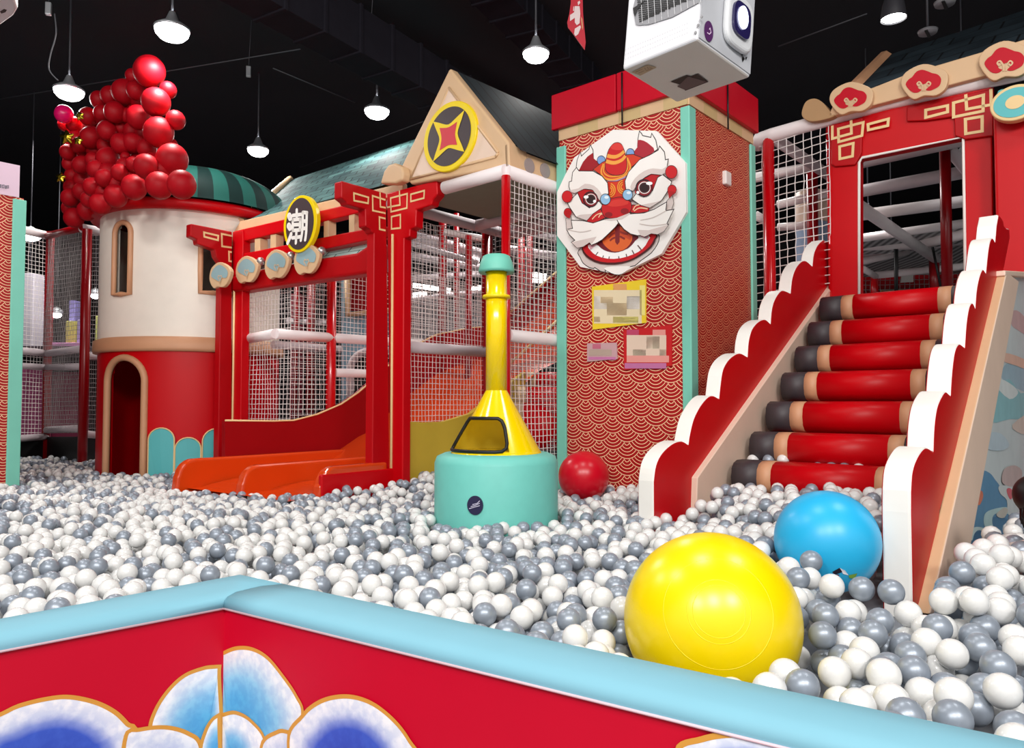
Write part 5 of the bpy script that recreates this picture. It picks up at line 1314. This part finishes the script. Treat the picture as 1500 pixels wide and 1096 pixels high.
kb(1384, 212, 7.6, 1388, 440, 7.6, .052, POLED, 'pole'); kb(1368, 380, 11.8, 1370, 440, 11.8, .075, POLED, 'pole'); kb(1281, 405, 12.4, 1281, 445, 12.4, .06, POLE, 'pole')
for pts in ([(1314, 365, 11), (1314, 440, 11)], [(1311, 365, 11), (1312, 440, 11)], [(1366, 362, 11), (1380, 430, 11)]): MB().tube([at(*q) for q in pts], .018, 8).build('black_cable', BLACK, bk)
cm, cnt, cbb = base_nodes('corrugated_sheet', .5); tcn = cnt.nodes.new('ShaderNodeTexCoord'); wvn = cnt.nodes.new('ShaderNodeTexWave'); wvn.inputs['Scale'].default_value = 2.2; wvn.inputs['Distortion'].default_value = 0
cnt.links.new(tcn.outputs['Object'], wvn.inputs['Vector']); rpn = cnt.nodes.new('ShaderNodeValToRGB'); rpn.color_ramp.elements[0].color = (.10, .10, .10, 1); rpn.color_ramp.elements[1].color = (.62, .61, .61, 1); cnt.links.new(wvn.outputs['Fac'], rpn.inputs[0]); cnt.links.new(rpn.outputs[0], cbb.inputs['Base Color'])
MB().flat([at(1225, 358, 11), at(1460, 325, 11), at(1460, 398, 14.5), at(1225, 408, 14.5)]).build('corrugated_deck', cm, bk)
MB().prism([at(1225, 445, 14.8), at(1470, 445, 14.8), at(1470, 400, 14.8), at(1225, 405, 14.8)], V((0, .1, 0))).build('red_backboard', DRED, bk)
MB().prism([at(1292, 445, 14.7), at(1470, 445, 14.7), at(1470, 420, 14.7), at(1292, 424, 14.7)], V((0, .05, 0))).build('tan_backboard', TAND, bk)
net('back_net', at(1240, 445, 13.8), at(1460, 445, 13.8), at(1240, 405, 13.8), at(1460, 400, 13.8), .09, .006, NETD, 'bkn', bk)
MB().prism([at(1320, 414, 13.6), at(1338, 413, 13.6), at(1338, 403, 13.6), at(1321, 404, 13.6)], V((0, .03, 0))).build('white_sign', WHITE, bk)
for x, y, Y, r, lb in ((1272, 318, 10.5, .14, 'bright round lamp behind the white bars of the right gate'), (1306, 347, 12, .13, 'smaller lamp lower in the right gate opening'), (1412, 232, 9, .1, 'lamp peeking out at the right jamb of the gate opening')):
    p = at(x, y, Y); e = empty('spot_lamp', p, lb, 'lamp'); MB().lathe(p, [(.001, 0), (r, 0)], 20).build('diffuser', LAMPM, e); MB().lathe(p, [(r, -.01), (r * 1.05, .05), (r * .5, .12), (.02, .16)], 20).build('lamp_housing', METAL, e)
    MB().tube([p + Z * .15, V((p.x, p.y, CZ - .01))], .01, 6).build('rod', WIRE, e)
# peach and blue soft post behind the right net
pb_ = at(1190, 400, 8.9)
sp2 = empty('soft_post', V((pb_.x, pb_.y, 0)), 'round peach and blue padded post behind the net left of the right gate', 'padded post')
zc_ = at(1190, 328, 8.9).z; 
MB().lathe(V((pb_.x, pb_.y, 0)), [(.18, 0.02), (.18, zc_)], 28).build('blue_sleeve', mat('slate_blue', '#8FA6C4', .5), sp2)
MB().lathe(V((pb_.x, pb_.y, zc_)), [(.185, 0), (.185, at(1190, 283, 8.9).z - zc_), (.001, at(1190, 281, 8.9).z - zc_)], 28).build('peach_sleeve', PEACH, sp2)

# ================================================================== hall behind the left nets
hb = empty('hall_frame', at(640, 500, 14), 'pale beams and rails of the far hall behind the nets', 'frame')
def hbar(x0, y0, x1, y1, Y, r=.06, m=PADG, Y1=None): return MB().tube([at(x0, y0, Y), at(x1, y1, Y1 or Y)], r, 10).build('rail', m, hb)
hbar(600, 345, 720, 375, 13, .09); hbar(600, 375, 720, 395, 13.6, .07); hbar(595, 408, 720, 400, 14.5, .06); hbar(600, 440, 720, 425, 14, .05); hbar(740, 330, 830, 355, 12, .06); hbar(740, 365, 830, 378, 13, .08); hbar(650, 340, 720, 352, 11, .05, PAD)
hbar(420, 470, 480, 474, 13, .05); hbar(595, 355, 700, 385, 12.4, .05)
for x, w in ((434, .05), (455, .07), (648, .07), (764, .06), (776, .05), (668, .05)):
    p = at(x, 500, 12.8); pole(hb, p.x, p.y, .02, 4.6, w, POLED)
def tubel(x0, y0, x1, y1, Y, lb): 
    e = MB().tube([at(x0, y0, Y), at(x1, y1, Y)], .045, 8).build('tube_lamp', STRIP, label=lb, cat='lamp', group='bright tube lamps of the far hall')
tubel(605, 418, 660, 426, 14, 'bright tube lamp behind the net, left and long'); tubel(595, 434, 625, 430, 14, 'short bright tube lamp beside the gate pillar'); tubel(690, 424, 718, 419, 14, 'short bright tube lamp just left of the stove pipe'); tubel(780, 402, 800, 405, 13, 'short bright tube lamp right of the stove pipe, upper'); tubel(775, 410, 803, 413, 13.4, 'short bright tube lamp right of the stove pipe, lower'); tubel(688, 379, 702, 382, 13, 'small bright tube lamp high beside the stove cap')
for x0, y0, x1, y1, Y, c, lb in ((588, 400, 600, 470, 11, '#B03038', 'red soft post right behind the gate pillar'), (425, 430, 440, 470, 13.5, '#7E2030', 'dark red soft wall behind the gate net'), (596, 440, 712, 500, 15, '#5A5458', 'grey soft wall low behind the net')):
    a = at(x0, y1, Y); a.z = .02; b = at(x1, y0, Y); MB().box(a, V((b.x - a.x, 0, 0)), V((0, .3, 0)), V((0, 0, b.z - a.z))).build('soft_block', mat('soft_' + c[1:], c, .5), label=lb, cat='soft block', bevel=.02)
a, b = at(590, 500, 12), at(725, 500, 12)
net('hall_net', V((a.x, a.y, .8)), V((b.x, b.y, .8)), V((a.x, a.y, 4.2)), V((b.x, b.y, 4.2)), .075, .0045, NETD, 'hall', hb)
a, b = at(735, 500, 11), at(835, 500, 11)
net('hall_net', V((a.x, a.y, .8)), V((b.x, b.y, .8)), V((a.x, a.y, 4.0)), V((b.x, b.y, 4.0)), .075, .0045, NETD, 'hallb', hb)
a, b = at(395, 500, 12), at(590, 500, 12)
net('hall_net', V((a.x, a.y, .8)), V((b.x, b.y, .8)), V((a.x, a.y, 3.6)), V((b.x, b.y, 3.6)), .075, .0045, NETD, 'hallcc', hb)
# ================================================================== padded barrier in front
ZO, ZI = .745, .765
oc = onz(328, 886, ZO); oL_ = onz(0, 948, ZO); oR_ = onz(1180, 1094, ZO)
iL0, iL1 = onz(0, 908, ZI), onz(336, 845, ZI); iR0, iR1 = onz(429, 857, ZI), onz(1494, 1083, ZI)
def xz(p): return V((p.x, p.y, 0))
oc, oL_, oR_, iL0, iL1, iR0, iR1 = map(xz, (oc, oL_, oR_, iL0, iL1, iR0, iR1))
dl = (oL_ - oc).normalized(); dr = (oR_ - oc).normalized()
def isect(p, d, q, e):
    k = (q - p).cross(e).z / d.cross(e).z; return p + d * k
ic = isect(iL1, (iL0 - iL1), iR0, (iR1 - iR0)); ic.z = 0
def along(p0, p1, s): return p0 + (p1 - p0).normalized() * s
PROF = [(0, ZO - .012), (-.012, ZO - .002), (-.006, ZO + .01), (.04, ZO + .022), (.16, ZO + .032), (.5, ZO + .036), (.84, ZO + .03), (.95, ZO + .016), (1.0, ZO - .01), (1.01, ZO - .06), (1.0, ZO - .12)]
def pad(sections, name, parent):
    mb = MB(); n = len(PROF)
    for o, i in sections:
        for t, z in PROF: q = o.lerp(i, t) if 0 <= t <= 1 else o + (i - o) * t; mb.v.append(V((q.x, q.y, z)))
    for s_ in range(len(sections) - 1):
        for k in range(n - 1): mb.f.append([s_ * n + k, (s_ + 1) * n + k, (s_ + 1) * n + k + 1, s_ * n + k + 1]); mb.m.append(0); mb.s.append(True)
    mb.f.append(list(range(n))); mb.m.append(0); mb.s.append(False)
    e = (len(sections) - 1) * n; mb.f.append([e + k for k in reversed(range(n))]); mb.m.append(0); mb.s.append(False)
    return mb.build(name, BLUEPAD, parent)
bl = empty('padded_barrier', oc + dl * .8, 'left section of the padded barrier, red with blue top and painted clouds', 'padded barrier')
brr = empty('padded_barrier', oc + dr * 1.2, 'long right section of the padded barrier running under the yellow ball', 'padded barrier')
FARL, FARR = 2.4, 3.2
secL = [(oc + dl * FARL * (1 - t), iL1 + (iL0 - iL1).normalized() * (FARL * (1 - t))) for t in np.linspace(0, .92, 10)] + [(oc, ic), (oc + dr * .001, iR0 * .999 + ic * .001)]
pad(secL, 'top_pad', bl)
secR = [(oc + dr * .004, iR0 + (iR1 - iR0).normalized() * .006)] + [(oc + dr * FARR * t, iR0 + (iR1 - iR0).normalized() * (FARR * t)) for t in np.linspace(.05, 1, 14)]
pad(secR, 'top_pad', brr)
nl = V((dl.y, -dl.x, 0)); nl = nl if nl.y < 0 else -nl      # outward (to the visitor)
nr = V((dr.y, -dr.x, 0)); nr = nr if nr.y < 0 else -nr
ZP = ZO - .012
def wallp(d, n, far, nm, parent):
    o = oc - n * .006
    MB().prism([o - d * .03, o + d * far, o + d * far + Z * ZP, o - d * .03 + Z * ZP], -n * .1).build(nm, REDPAN, parent)
    MB().tube([oc + d * .002 + Z * (ZP + .001) + n * .002, oc + d * far + Z * (ZP + .001) + n * .002], .0035, 6).build('seam_piping', mat('seam_pale', '#E8C8D0', .5), parent)
wallp(dl, nl, FARL, 'front_panel', bl); wallp(dr, nr, FARR, 'front_panel', brr)
# inner foam walls under the pads
MB().prism([ic + Z * .02, iL1 + (iL0 - iL1).normalized() * FARL + Z * .02, iL1 + (iL0 - iL1).normalized() * FARL + Z * (ZP - .05), ic + Z * (ZP - .05)], nl * .06).build('inner_panel', REDPAN, bl)
MB().prism([iR0 + Z * .02, iR0 + (iR1 - iR0).normalized() * FARR + Z * .02, iR0 + (iR1 - iR0).normalized() * FARR + Z * (ZP - .05), iR0 + Z * (ZP - .05)], nr * .06).build('inner_panel', REDPAN, brr)
zf = zA(2.143, 0, 656)
def cloud(parent, d, n, pts, stops, centre, k, ring=9, fill_name='painted_cloud', line=True, far_pts=None):
    """painted lobe: rim to centre colour gradient in a colour attribute, gold outline"""
    base = oc - n * .006
    P = [hit(*zf(v.x, v.y), base + n * (.0012 * k), n) for v in smoothpoly(pts, 6, True)]
    c = hit(*zf(*centre), base + n * (.0012 * k), n)
    mb = MB(); m_ = len(P); cols = []
    def cs(t):
        for (t0, c0), (t1, c1) in zip(stops, stops[1:]):
            if t <= t1: f = (t - t0) / (t1 - t0); return tuple(a + (b - a) * f for a, b in zip(lin(c0), lin(c1)))
        return lin(stops[-1][1])
    for j in range(ring):
        t = j / ring
        for p in P: mb.v.append(p.lerp(c, t)); cols.append(cs(t))
    mb.v.append(c); cols.append(cs(1))
    for j in range(ring - 1):
        for i in range(m_):
            l = (i + 1) % m_; mb.f.append([j * m_ + i, j * m_ + l, (j + 1) * m_ + l, (j + 1) * m_ + i]); mb.m.append(0); mb.s.append(False)
    for i in range(m_): mb.f.append([(ring - 1) * m_ + i, (ring - 1) * m_ + (i + 1) % m_, ring * m_]); mb.m.append(0); mb.s.append(False)
    o = mb.build(fill_name, PAINTM, parent)
    a = o.data.color_attributes.new('paint', 'FLOAT_COLOR', 'POINT')
    a.data.foreach_set('color', [x for q in cols for x in q])
    Q = [P[0]]
    for p in P[1:]:
        if (p - Q[-1]).length > .006: Q.append(p)
    g = MB().strip([p + n * .0006 for p in Q], .011, n, closed=True); g.build('cloud_outline', mat('ochre_line', '#D99A3C', .5), o)
LB = [(0, '#FFFFFF'), (.12, '#F0F7FC'), (.3, '#9AD2F0'), (.5, '#62B8E6'), (1, '#3E9ED8')]
DB = [(0, '#FFFFFF'), (.16, '#F2F5FC'), (.30, '#C4D2F2'), (.36, '#3F63CE'), (1, '#2C49B4')]
cloud(bl, dl, nl, [(470, 884), (490, 820), (530, 760), (580, 715), (640, 692), (672, 688), (688, 687), (688, 688), (688, 689), (688, 720), (688, 1000), (560, 1000), (480, 960)], LB, (640, 960), 1)
cloud(bl, dl, nl, [(-140, 900), (0, 838), (60, 810), (150, 788), (220, 783), (300, 800), (360, 830), (400, 868), (430, 900), (440, 1100), (150, 1180), (-140, 1100)], DB, (150, 1010), 2)
cloud(bl, dl, nl, [(395, 905), (440, 885), (520, 878), (590, 897), (630, 938), (640, 1080), (480, 1120), (390, 1060)], [(0, '#FFFFFF'), (.3, '#E4EDF8'), (.7, '#B9C8EC'), (1, '#7E9BE0')], (520, 1010), 3)
cloud(bl, dl, nl, [(628, 960), (645, 890), (665, 855), (682, 842), (688, 839), (688, 840), (688, 842), (688, 870), (688, 1080), (640, 1080)], LB, (680, 1000), 4)
cloud(brr, dr, nr, [(694, 700), (694, 652), (696, 648), (740, 630), (790, 632), (840, 660), (890, 720), (930, 780), (950, 838), (920, 960), (694, 1000)], LB, (720, 900), 1)
cloud(brr, dr, nr, [(694, 870), (694, 842), (696, 840), (740, 832), (790, 860), (832, 925), (820, 1060), (694, 1080)], [(0, '#FFFFFF'), (.3, '#FFFFFF'), (.6, '#7CC4EC'), (1, '#3F9AD4')], (725, 960), 2)
cloud(brr, dr, nr, [(820, 940), (870, 893), (905, 893), (940, 905), (960, 1060), (840, 1100)], [(0, '#FFFFFF'), (.4, '#DCE4F6'), (1, '#A8BCEC')], (890, 1010), 3)
cloud(brr, dr, nr, [(905, 925), (950, 842), (1000, 800), (1060, 782), (1120, 785), (1180, 810), (1240, 860), (1285, 920), (1330, 1010), (1250, 1150), (960, 1150)], DB, (1100, 1010), 4)
zf = zA(2.4917, 900, 656)
cloud(brr, dr, nr, [(230, 1110), (320, 1064), (420, 1047), (520, 1050), (600, 1066), (700, 1110), (760, 1250), (300, 1300)], DB, (470, 1230), 5)

# ================================================================== ball pit
BR = .039
CTRL = [(0, 2.75, .665), (-1, 3, .66), (-2, 4, .655), (0, 4.2, .65), (-1.1, 5.8, .585), (-2.2, 6.6, .56), (-3, 7.4, .56), (-4, 8.2, .57), (-4, 5, .65), (-5.5, 7.5, .6), (.8, 5, .66), (1.45, 4.6, .82), (1.8, 4.1, .86), (1.1, 5.2, .72), (1.75, 3.4, .82), (1.2, 3.3, .76), (1.35, 2.45, .79), (1.95, 2.55, .825), (1.0, 1.95, .71), (1.5, 1.6, .69), (.6, 2.2, .67), (-.3, 2.5, .67), (2.3, 2.9, .80), (-.5, 6.3, .68), (-.7, 6.6, .70), (-.2, 5.6, .62), (-1.6, 2.4, .67), (.2, 3.2, .66), (.75, 4.2, .68), (-.9, 6.3, .62)]
def zsurf(x, y):
    sw = sz = 0
    for cx, cy, cz in CTRL:
        d = (x - cx) ** 2 + (y - cy) ** 2 + .01; w = 1 / (d * d); sw += w; sz += w * cz
    return sz / sw
def rect(p, o, u, lo, hi, v, lo2, hi2):
    q = V((p[0] - o.x, p[1] - o.y, 0)); a = q.dot(u); b = q.dot(v); return lo < a < hi and lo2 < b < hi2
nL_in = -nl; nR_in = -nr
st_top = tops[0]; 
def stair_m(x, y): # distance down-slope of the last roll, and sideways from its left end
    q = V((x - tops[-1].x, y - tops[-1].y, 0)); return q.dot(-VC), q.dot(-UC)
def allowed(x, y):
    p = (x, y)
    dL_ = V((x - ic.x, y - ic.y, 0)).dot(nL_in); dR_ = V((x - iR0.x, y - iR0.y, 0)).dot(nR_in)
    if max(dL_, dR_) < BR * .9: return False
    if x * F > (1700 - 750) * y or x * F < (-60 - 750) * y: return False
    if y > 10.3: return False
    if y < yc.y - .1 and (x - yc.x) ** 2 + (y - yc.y) ** 2 < (yr + .13) ** 2: return False
    if (x - sc0.x) ** 2 + (y - sc0.y) ** 2 < (.385 + BR) ** 2: return False
    if rect(p, Cc, UC, -.08, WF + .05, VC, -.06, WR + .05): return False
    if (x - TC.x) ** 2 + (y - TC.y) ** 2 < (TR + .12) ** 2: return False
    q = V((x - G.x, y - G.y, 0)); a = q.dot(ug); b = -q.dot(vg)
    if -.06 < a < A1 + .1 and b < .86 + .22 * max(0, a) + .02: return False     # slide
    if abs(a) < .13 and -.2 < b < .3 or -.30 < a < .13 and -.14 < b < .05: return False
    if abs(a - GW) < .2 and -.2 < b < .3: return False
    if a > A1 and b < -.25 and a < GW + .1: return False
    if a < -.06 and b < -1.6: return False
    m, s_ = stair_m(x, y)
    if -.24 < s_ < .0 and m < .75: return False               # left scalloped side
    if SW + .08 < s_ < SW + .44 and m < 2.2: return False        # right side and boards
    if -.05 <= s_ <= SW + .1 and m < .16: return False         # on the rolls
    if s_ > SW + .3 and m < .3: return False                  # behind the mural
    if s_ > SW + .16 and x > oM.x + 0 and V((x - oW.x, y - oW.y, 0)).dot(-UC) < .02 : return False
    if s_ < -.2 and m < -3.0: return False
    if x > .3 and y > 7.2: return False
    return True
bigs = [(yc, yr), (bc, br), (rc_, rr_)]
rnd = random.Random(11)
D = 2 * BR; cells = {}; balls = []
def nb(x, y):
    i, j = int(math.floor(x / D)), int(math.floor(y / D))
    for a in (i - 1, i, i + 1):
        for b in (j - 1, j, j + 1):
            for q in cells.get((a, b), ()): yield q
X0, X1, Y0_, Y1_ = -7.6, 4.4, 1.0, 10.3
def try_ball(x, y):
    zs_ = zsurf(x, y) - BR
    z = zs_ - .085 - rnd.random() * .02
    for q in nb(x, y):
        d2 = (q[0] - x) ** 2 + (q[1] - y) ** 2
        if d2 < D * D:
            zz = q[2] + math.sqrt(D * D - d2)
            if zz > z: z = zz
    if z > zs_ + .014 + rnd.random() ** 2 * .035: return False
    for c, r in bigs:
        if (x - c.x) ** 2 + (y - c.y) ** 2 + (z - c.z) ** 2 < (r + BR) ** 2: return False
    b_ = (x, y, z); balls.append(b_); cells.setdefault((int(math.floor(x / D)), int(math.floor(y / D))), []).append(b_); return True
N_ATT = 170000
# sample more densely near the camera by area only: uniform in plan
for _ in range(N_ATT):
    # uniform over the view wedge
    y = math.sqrt(rnd.random() * (Y1_ ** 2 - Y0_ ** 2) + Y0_ ** 2); x = rnd.uniform(-.74, .87) * y
    if allowed(x, y): try_ball(x, y)
col_of = lambda x, y, z: 0 if rnd.random() < .60 + .12 * math.sin(x * 2.1 + y * 1.3) - .12 * (x > 1.1 and y < 3) else 1
balls = [(x, y, z, col_of(x, y, z)) for x, y, z in balls]
# which balls show, largest first
top_cells = {}
for b in balls: top_cells.setdefault((int(math.floor(b[0] / D)), int(math.floor(b[1] / D))), []).append(b)
def seen(b):
    x, y, z, _ = b
    px, py, yc_ = proj(V((x, y, z)))
    if not (-15 < px < 1515 and py < 1110): return False
    p = V((x, y, z)); d = p - CAM; dn = d.normalized()
    # hidden by the pad
    for n_, q in ((nL_in, ic), (nR_in, iR0)): pass
    t = (ZO + .036 - CAM.z) / d.z
    if t < 1:
        h = CAM + d * t
        if V((h.x - ic.x, h.y - ic.y, 0)).dot(nL_in) < .0 and V((h.x - iR0.x, h.y - iR0.y, 0)).dot(nR_in) < 0: return False
    for c, r in bigs:
        o = CAM - c; b_ = dn.dot(o); k = b_ * b_ - (o.dot(o) - r * r)
        if k > 0 and -b_ - math.sqrt(k) < d.length: return False
    # covered by a ball nearer to the eye
    i, j = int(math.floor(x / D)), int(math.floor(y / D)); cov = 0
    for a in range(i - 2, i + 3):
        for b2 in range(j - 2, j + 3):
            for q in top_cells.get((a, b2), ()):
                w = V(q[:3]) - CAM; s = w.dot(dn)
                if s < d.length - .01 and (w - dn * s).length < BR * .55: return False
    return True
order = sorted(balls, key=lambda b: (V(b[:3]) - CAM).length)
front = []
for b in order:
    if len(front) >= 292: break
    if seen(b): front.append(b)
fs = set(front)
rest = [b for b in balls if b not in fs]
def ico(sub):
    import bmesh
    bm = bmesh.new(); bmesh.ops.create_icosphere(bm, subdivisions=sub, radius=1); 
    v = np.array([p.co[:] for p in bm.verts]); f = np.array([[q.index for q in fc.verts] for fc in bm.faces]); bm.free(); return v, f
def ballmesh(name, sub, m):
    v, f = ico(sub); me = bpy.data.meshes.new(name); me.from_pydata((v * BR).tolist(), [], f.tolist()); me.materials.append(m)
    me.polygons.foreach_set('use_smooth', [True] * len(f)); return me
meW, meS = ballmesh('pearl_ball', 4, BALLW), ballmesh('silver_ball', 4, BALLS)
def put_ball(x, y, z, c, lab=None, grp=True):
    o = bpy.data.objects.new('pit_ball', meS if c else meW); COL.objects.link(o); o.location = (x, y, z); WLOC[o.name] = V((x, y, z))
    side = None
    if lab is None:
        lab = 'silver grey play ball among the nearest balls of the pit' if c else 'pearl white play ball among the nearest balls of the pit'
        tag(o, lab, 'ball', 'nearest silver pit balls' if c else 'nearest pearl white pit balls')
    else: tag(o, lab, 'ball', 'balls resting on the stair rolls')
for b in front: put_ball(*b)
# the balls resting on the lowest rolls of the stair (seen singly)
for px, py, c, lab in ((1103, 674, 0, 'white ball at the left end of the row on the lowest stair roll'), (1126, 674, 1, 'darkest silver ball on the lowest stair roll'), (1147, 674, 0, 'white ball right of the darkest silver one on the lowest roll'), (1338, 638, 0, 'lone white ball on the second lowest roll by the right side'),
                       (1198, 686, 1, 'silver ball in the middle of the row on the lowest roll'), (1218, 686, 1, 'silver ball right of the middle of the row on the lowest roll'), (1237, 687, 1, 'rightmost silver ball of the row on the lowest roll'), (1258, 688, 0, 'white ball right of the silver ones on the lowest roll')):
    o6 = tops[-1] if py > 650 else tops[-2]
    nrm = VC; base = o6 + VC * .17
    p = hit(px, py, base, nrm); put_ball(p.x, p.y, p.z, c, lab)
# the rest, nobody could count them: one object
NEARD = 3.4
lists = {0: [], 1: []}
V_, F_l, MI_ = [], [], []; off = 0
v3, f3_ = ico(3); v2, f2_ = ico(2)
for x, y, z, c in rest:
    d = math.sqrt(x * x + y * y); v, f = (v3, f3_) if d < NEARD else (v2, f2_)
    V_.append(v * BR + np.array((x, y, z))); F_l.append(f + off); MI_.append(np.full(len(f), c)); off += len(v)
VV = np.concatenate(V_); FF = np.concatenate(F_l); MM = np.concatenate(MI_)
me = bpy.data.meshes.new('pit_balls'); me.vertices.add(len(VV)); me.vertices.foreach_set('co', VV.ravel())
me.loops.add(FF.size); me.loops.foreach_set('vertex_index', FF.ravel().astype(np.int32)); me.polygons.add(len(FF))
me.polygons.foreach_set('loop_start', np.arange(0, FF.size, 3, dtype=np.int32)); me.polygons.foreach_set('loop_total', np.full(len(FF), 3, dtype=np.int32))
me.materials.append(BALLW); me.materials.append(BALLS)
me.polygons.foreach_set('material_index', MM.astype(np.int32)); me.polygons.foreach_set('use_smooth', np.ones(len(FF), dtype=bool)); me.update(); me.validate()
o = bpy.data.objects.new('pit_balls', me); COL.objects.link(o); tag(o, 'sea of pearl white and silver play balls filling the pit', 'balls', None, 'stuff')
print('BALLS', len(balls), 'front', len(front), 'faces', len(FF))
# foam bed under the balls
mb = MB(); nx, ny = 60, 46
for j in range(ny + 1):
    for i in range(nx + 1):
        yy = 1.0 + 9.5 * j / ny; xx = -8 + 13 * i / nx; mb.v.append(V((xx, yy, max(.02, zsurf(xx, yy) - .24))))
for j in range(ny):
    for i in range(nx):
        xx, yy = -8 + 13 * (i + .5) / nx, 1.0 + 9.5 * (j + .5) / ny
        if max(V((xx - ic.x, yy - ic.y, 0)).dot(nL_in), V((xx - iR0.x, yy - iR0.y, 0)).dot(nR_in)) < .22: continue
        k = j * (nx + 1) + i; mb.f.append([k, k + 1, k + nx + 2, k + nx + 1]); mb.m.append(0); mb.s.append(True)
mb.build('floor_pit_bed', mat('pit_bed', '#8A8C92', .8), kind='structure')

# ================================================================== child at the right edge (mostly outside the frame)
hc = at(1535, 741, 2.75)
def skin_body(name, joints, edges, m, parent=None, label=None, cat=None):
    me = bpy.data.meshes.new(name); o0 = joints[0][0]
    me.from_pydata([tuple(j[0] - o0) for j in joints], edges, [])
    o = bpy.data.objects.new(name, me); COL.objects.link(o); o.location = o0; WLOC[o.name] = o0.copy()
    s = o.modifiers.new('skin', 'SKIN'); s.use_smooth_shade = True
    for i, j in enumerate(joints): me.skin_vertices[0].data[i].radius = (j[1], j[1])
    me.skin_vertices[0].data[0].use_root = True
    o.modifiers.new('sub', 'SUBSURF').levels = 2; o.modifiers['sub'].render_levels = 2
    me.materials.append(m); return o
SKIN = mat('skin', '#E2B496', .5)
r_ = V((1, 0, 0)); fwd = V((-.3, .95, 0)).normalized()
pel = hc + V((.22, .12, -.47)); 
J = [(pel, .085), (pel + V((-.07, -.03, .14)), .08), (pel + V((-.15, -.07, .27)), .075), (pel + V((-.19, -.1, .34)), .034), (hc + V((0, 0, -.05)), .07), (hc + V((.0, .0, .04)), .085),
     (pel + V((-.22, -.01, .28)), .035), (pel + V((-.24, -.0, .12)), .028), (pel + V((-.245, -.05, .0)), .022), (pel + V((-.25, -.08, -.035)), .024),
     (pel + V((-.1, -.16, .27)), .035), (pel + V((-.04, -.2, .14)), .028), (pel + V((.0, -.22, .03)), .022), (pel + V((.02, -.25, .0)), .024),
     (pel + V((-.06, .1, .0)), .06), (pel + V((.05, .3, .03)), .045), (pel + V((.1, .33, -.18)), .034), (pel + V((.03, .1, -.02)), .06), (pel + V((.18, .26, .02)), .045), (pel + V((.22, .3, -.18)), .034)]
E = [(0, 1), (1, 2), (2, 3), (3, 4), (4, 5), (2, 6), (6, 7), (7, 8), (8, 9), (2, 10), (10, 11), (11, 12), (12, 13), (0, 14), (14, 15), (15, 16), (0, 17), (17, 18), (18, 19)]
person = skin_body('person', J, E, SKIN); tag(person, 'child with black hair leaning in at the right edge of the frame beside the mural', 'person')
hm_ = MB()
hm_.ball(hc + V((-.018, .02, .035)), .083, seg=28, rings=18, stretch=(1, 1.02, .95))
for i in range(26):
    a = rnd.uniform(2.2, 4.4); z0 = rnd.uniform(-.03, .03)
    p0 = hc + V((.078 * math.cos(a), .078 * math.sin(a), z0)); hm_.tube([p0, p0 + V((-.006, 0, -.03)), p0 + V((rnd.uniform(-.008, .01), 0, -.055 - rnd.random() * .02))], [.008, .006, .001], 5)
fd = V((.75, -.62, -.1)).normalized(); fs_ = fd.cross(Z).normalized()
fc = MB()
for s_ in (-1, 1): fc.ball(hc + V((0, 0, .01)) + fd * .083 + fs_ * .03 * s_, .011, seg=12, rings=8)
fc.build('eye', mat('eye_dark', '#1A1210', .2), person)
MB().ball(hc + V((0, 0, -.015)) + fd * .09, .013, seg=12, rings=8).build('nose', SKIN, person)
MB().tube([hc + V((0, 0, -.045)) + fd * .084 + fs_ * .02 * t for t in (-1, 0, 1)], .005, 6).build('mouth', mat('lip_pink', '#B8625A', .5), person)
hm_.build('hair', mat('black_hair', '#0A0808', .5), person)
cl = MB(); 
cl.lathe(pel + V((0, 0, -.06)), [(.15, 0), (.135, .08), (.11, .14)], 24)
cl.build('skirt', mat('knit_brown', '#A08478', .8, vary=.5, scale=80, bump=.6), person)
sh = MB(); sh.tube([pel + V((0, 0, .06)), pel + V((-.07, -.03, .15)), pel + V((-.15, -.07, .28)), pel + V((-.18, -.095, .325))], [.135, .125, .125, .06], 18)
for i0, i1, i2 in ((2, 6, 7), (2, 10, 11)): sh.tube([J[i0][0] * .4 + J[i1][0] * .6, J[i1][0], J[i2][0] * .7 + J[i1][0] * .3], [.07, .068, .058], 14)
sh.build('shirt', mat('child_shirt', '#E6DCD4', .7), person)

# ================================================================== world and render look
w = bpy.data.worlds.new('world'); sc.world = w; w.use_nodes = True
bg = w.node_tree.nodes['Background']; bg.inputs[0].default_value = (1, .99, .98, 1); bg.inputs[1].default_value = .7
sc.view_settings.view_transform = 'Standard'; sc.view_settings.look = 'None'; sc.view_settings.exposure = 0.0
sc.cycles.use_denoising = True
sc.cycles.max_bounces = 8; sc.cycles.diffuse_bounces = 4; sc.cycles.glossy_bounces = 3
sc.cycles.sample_clamp_indirect = 6
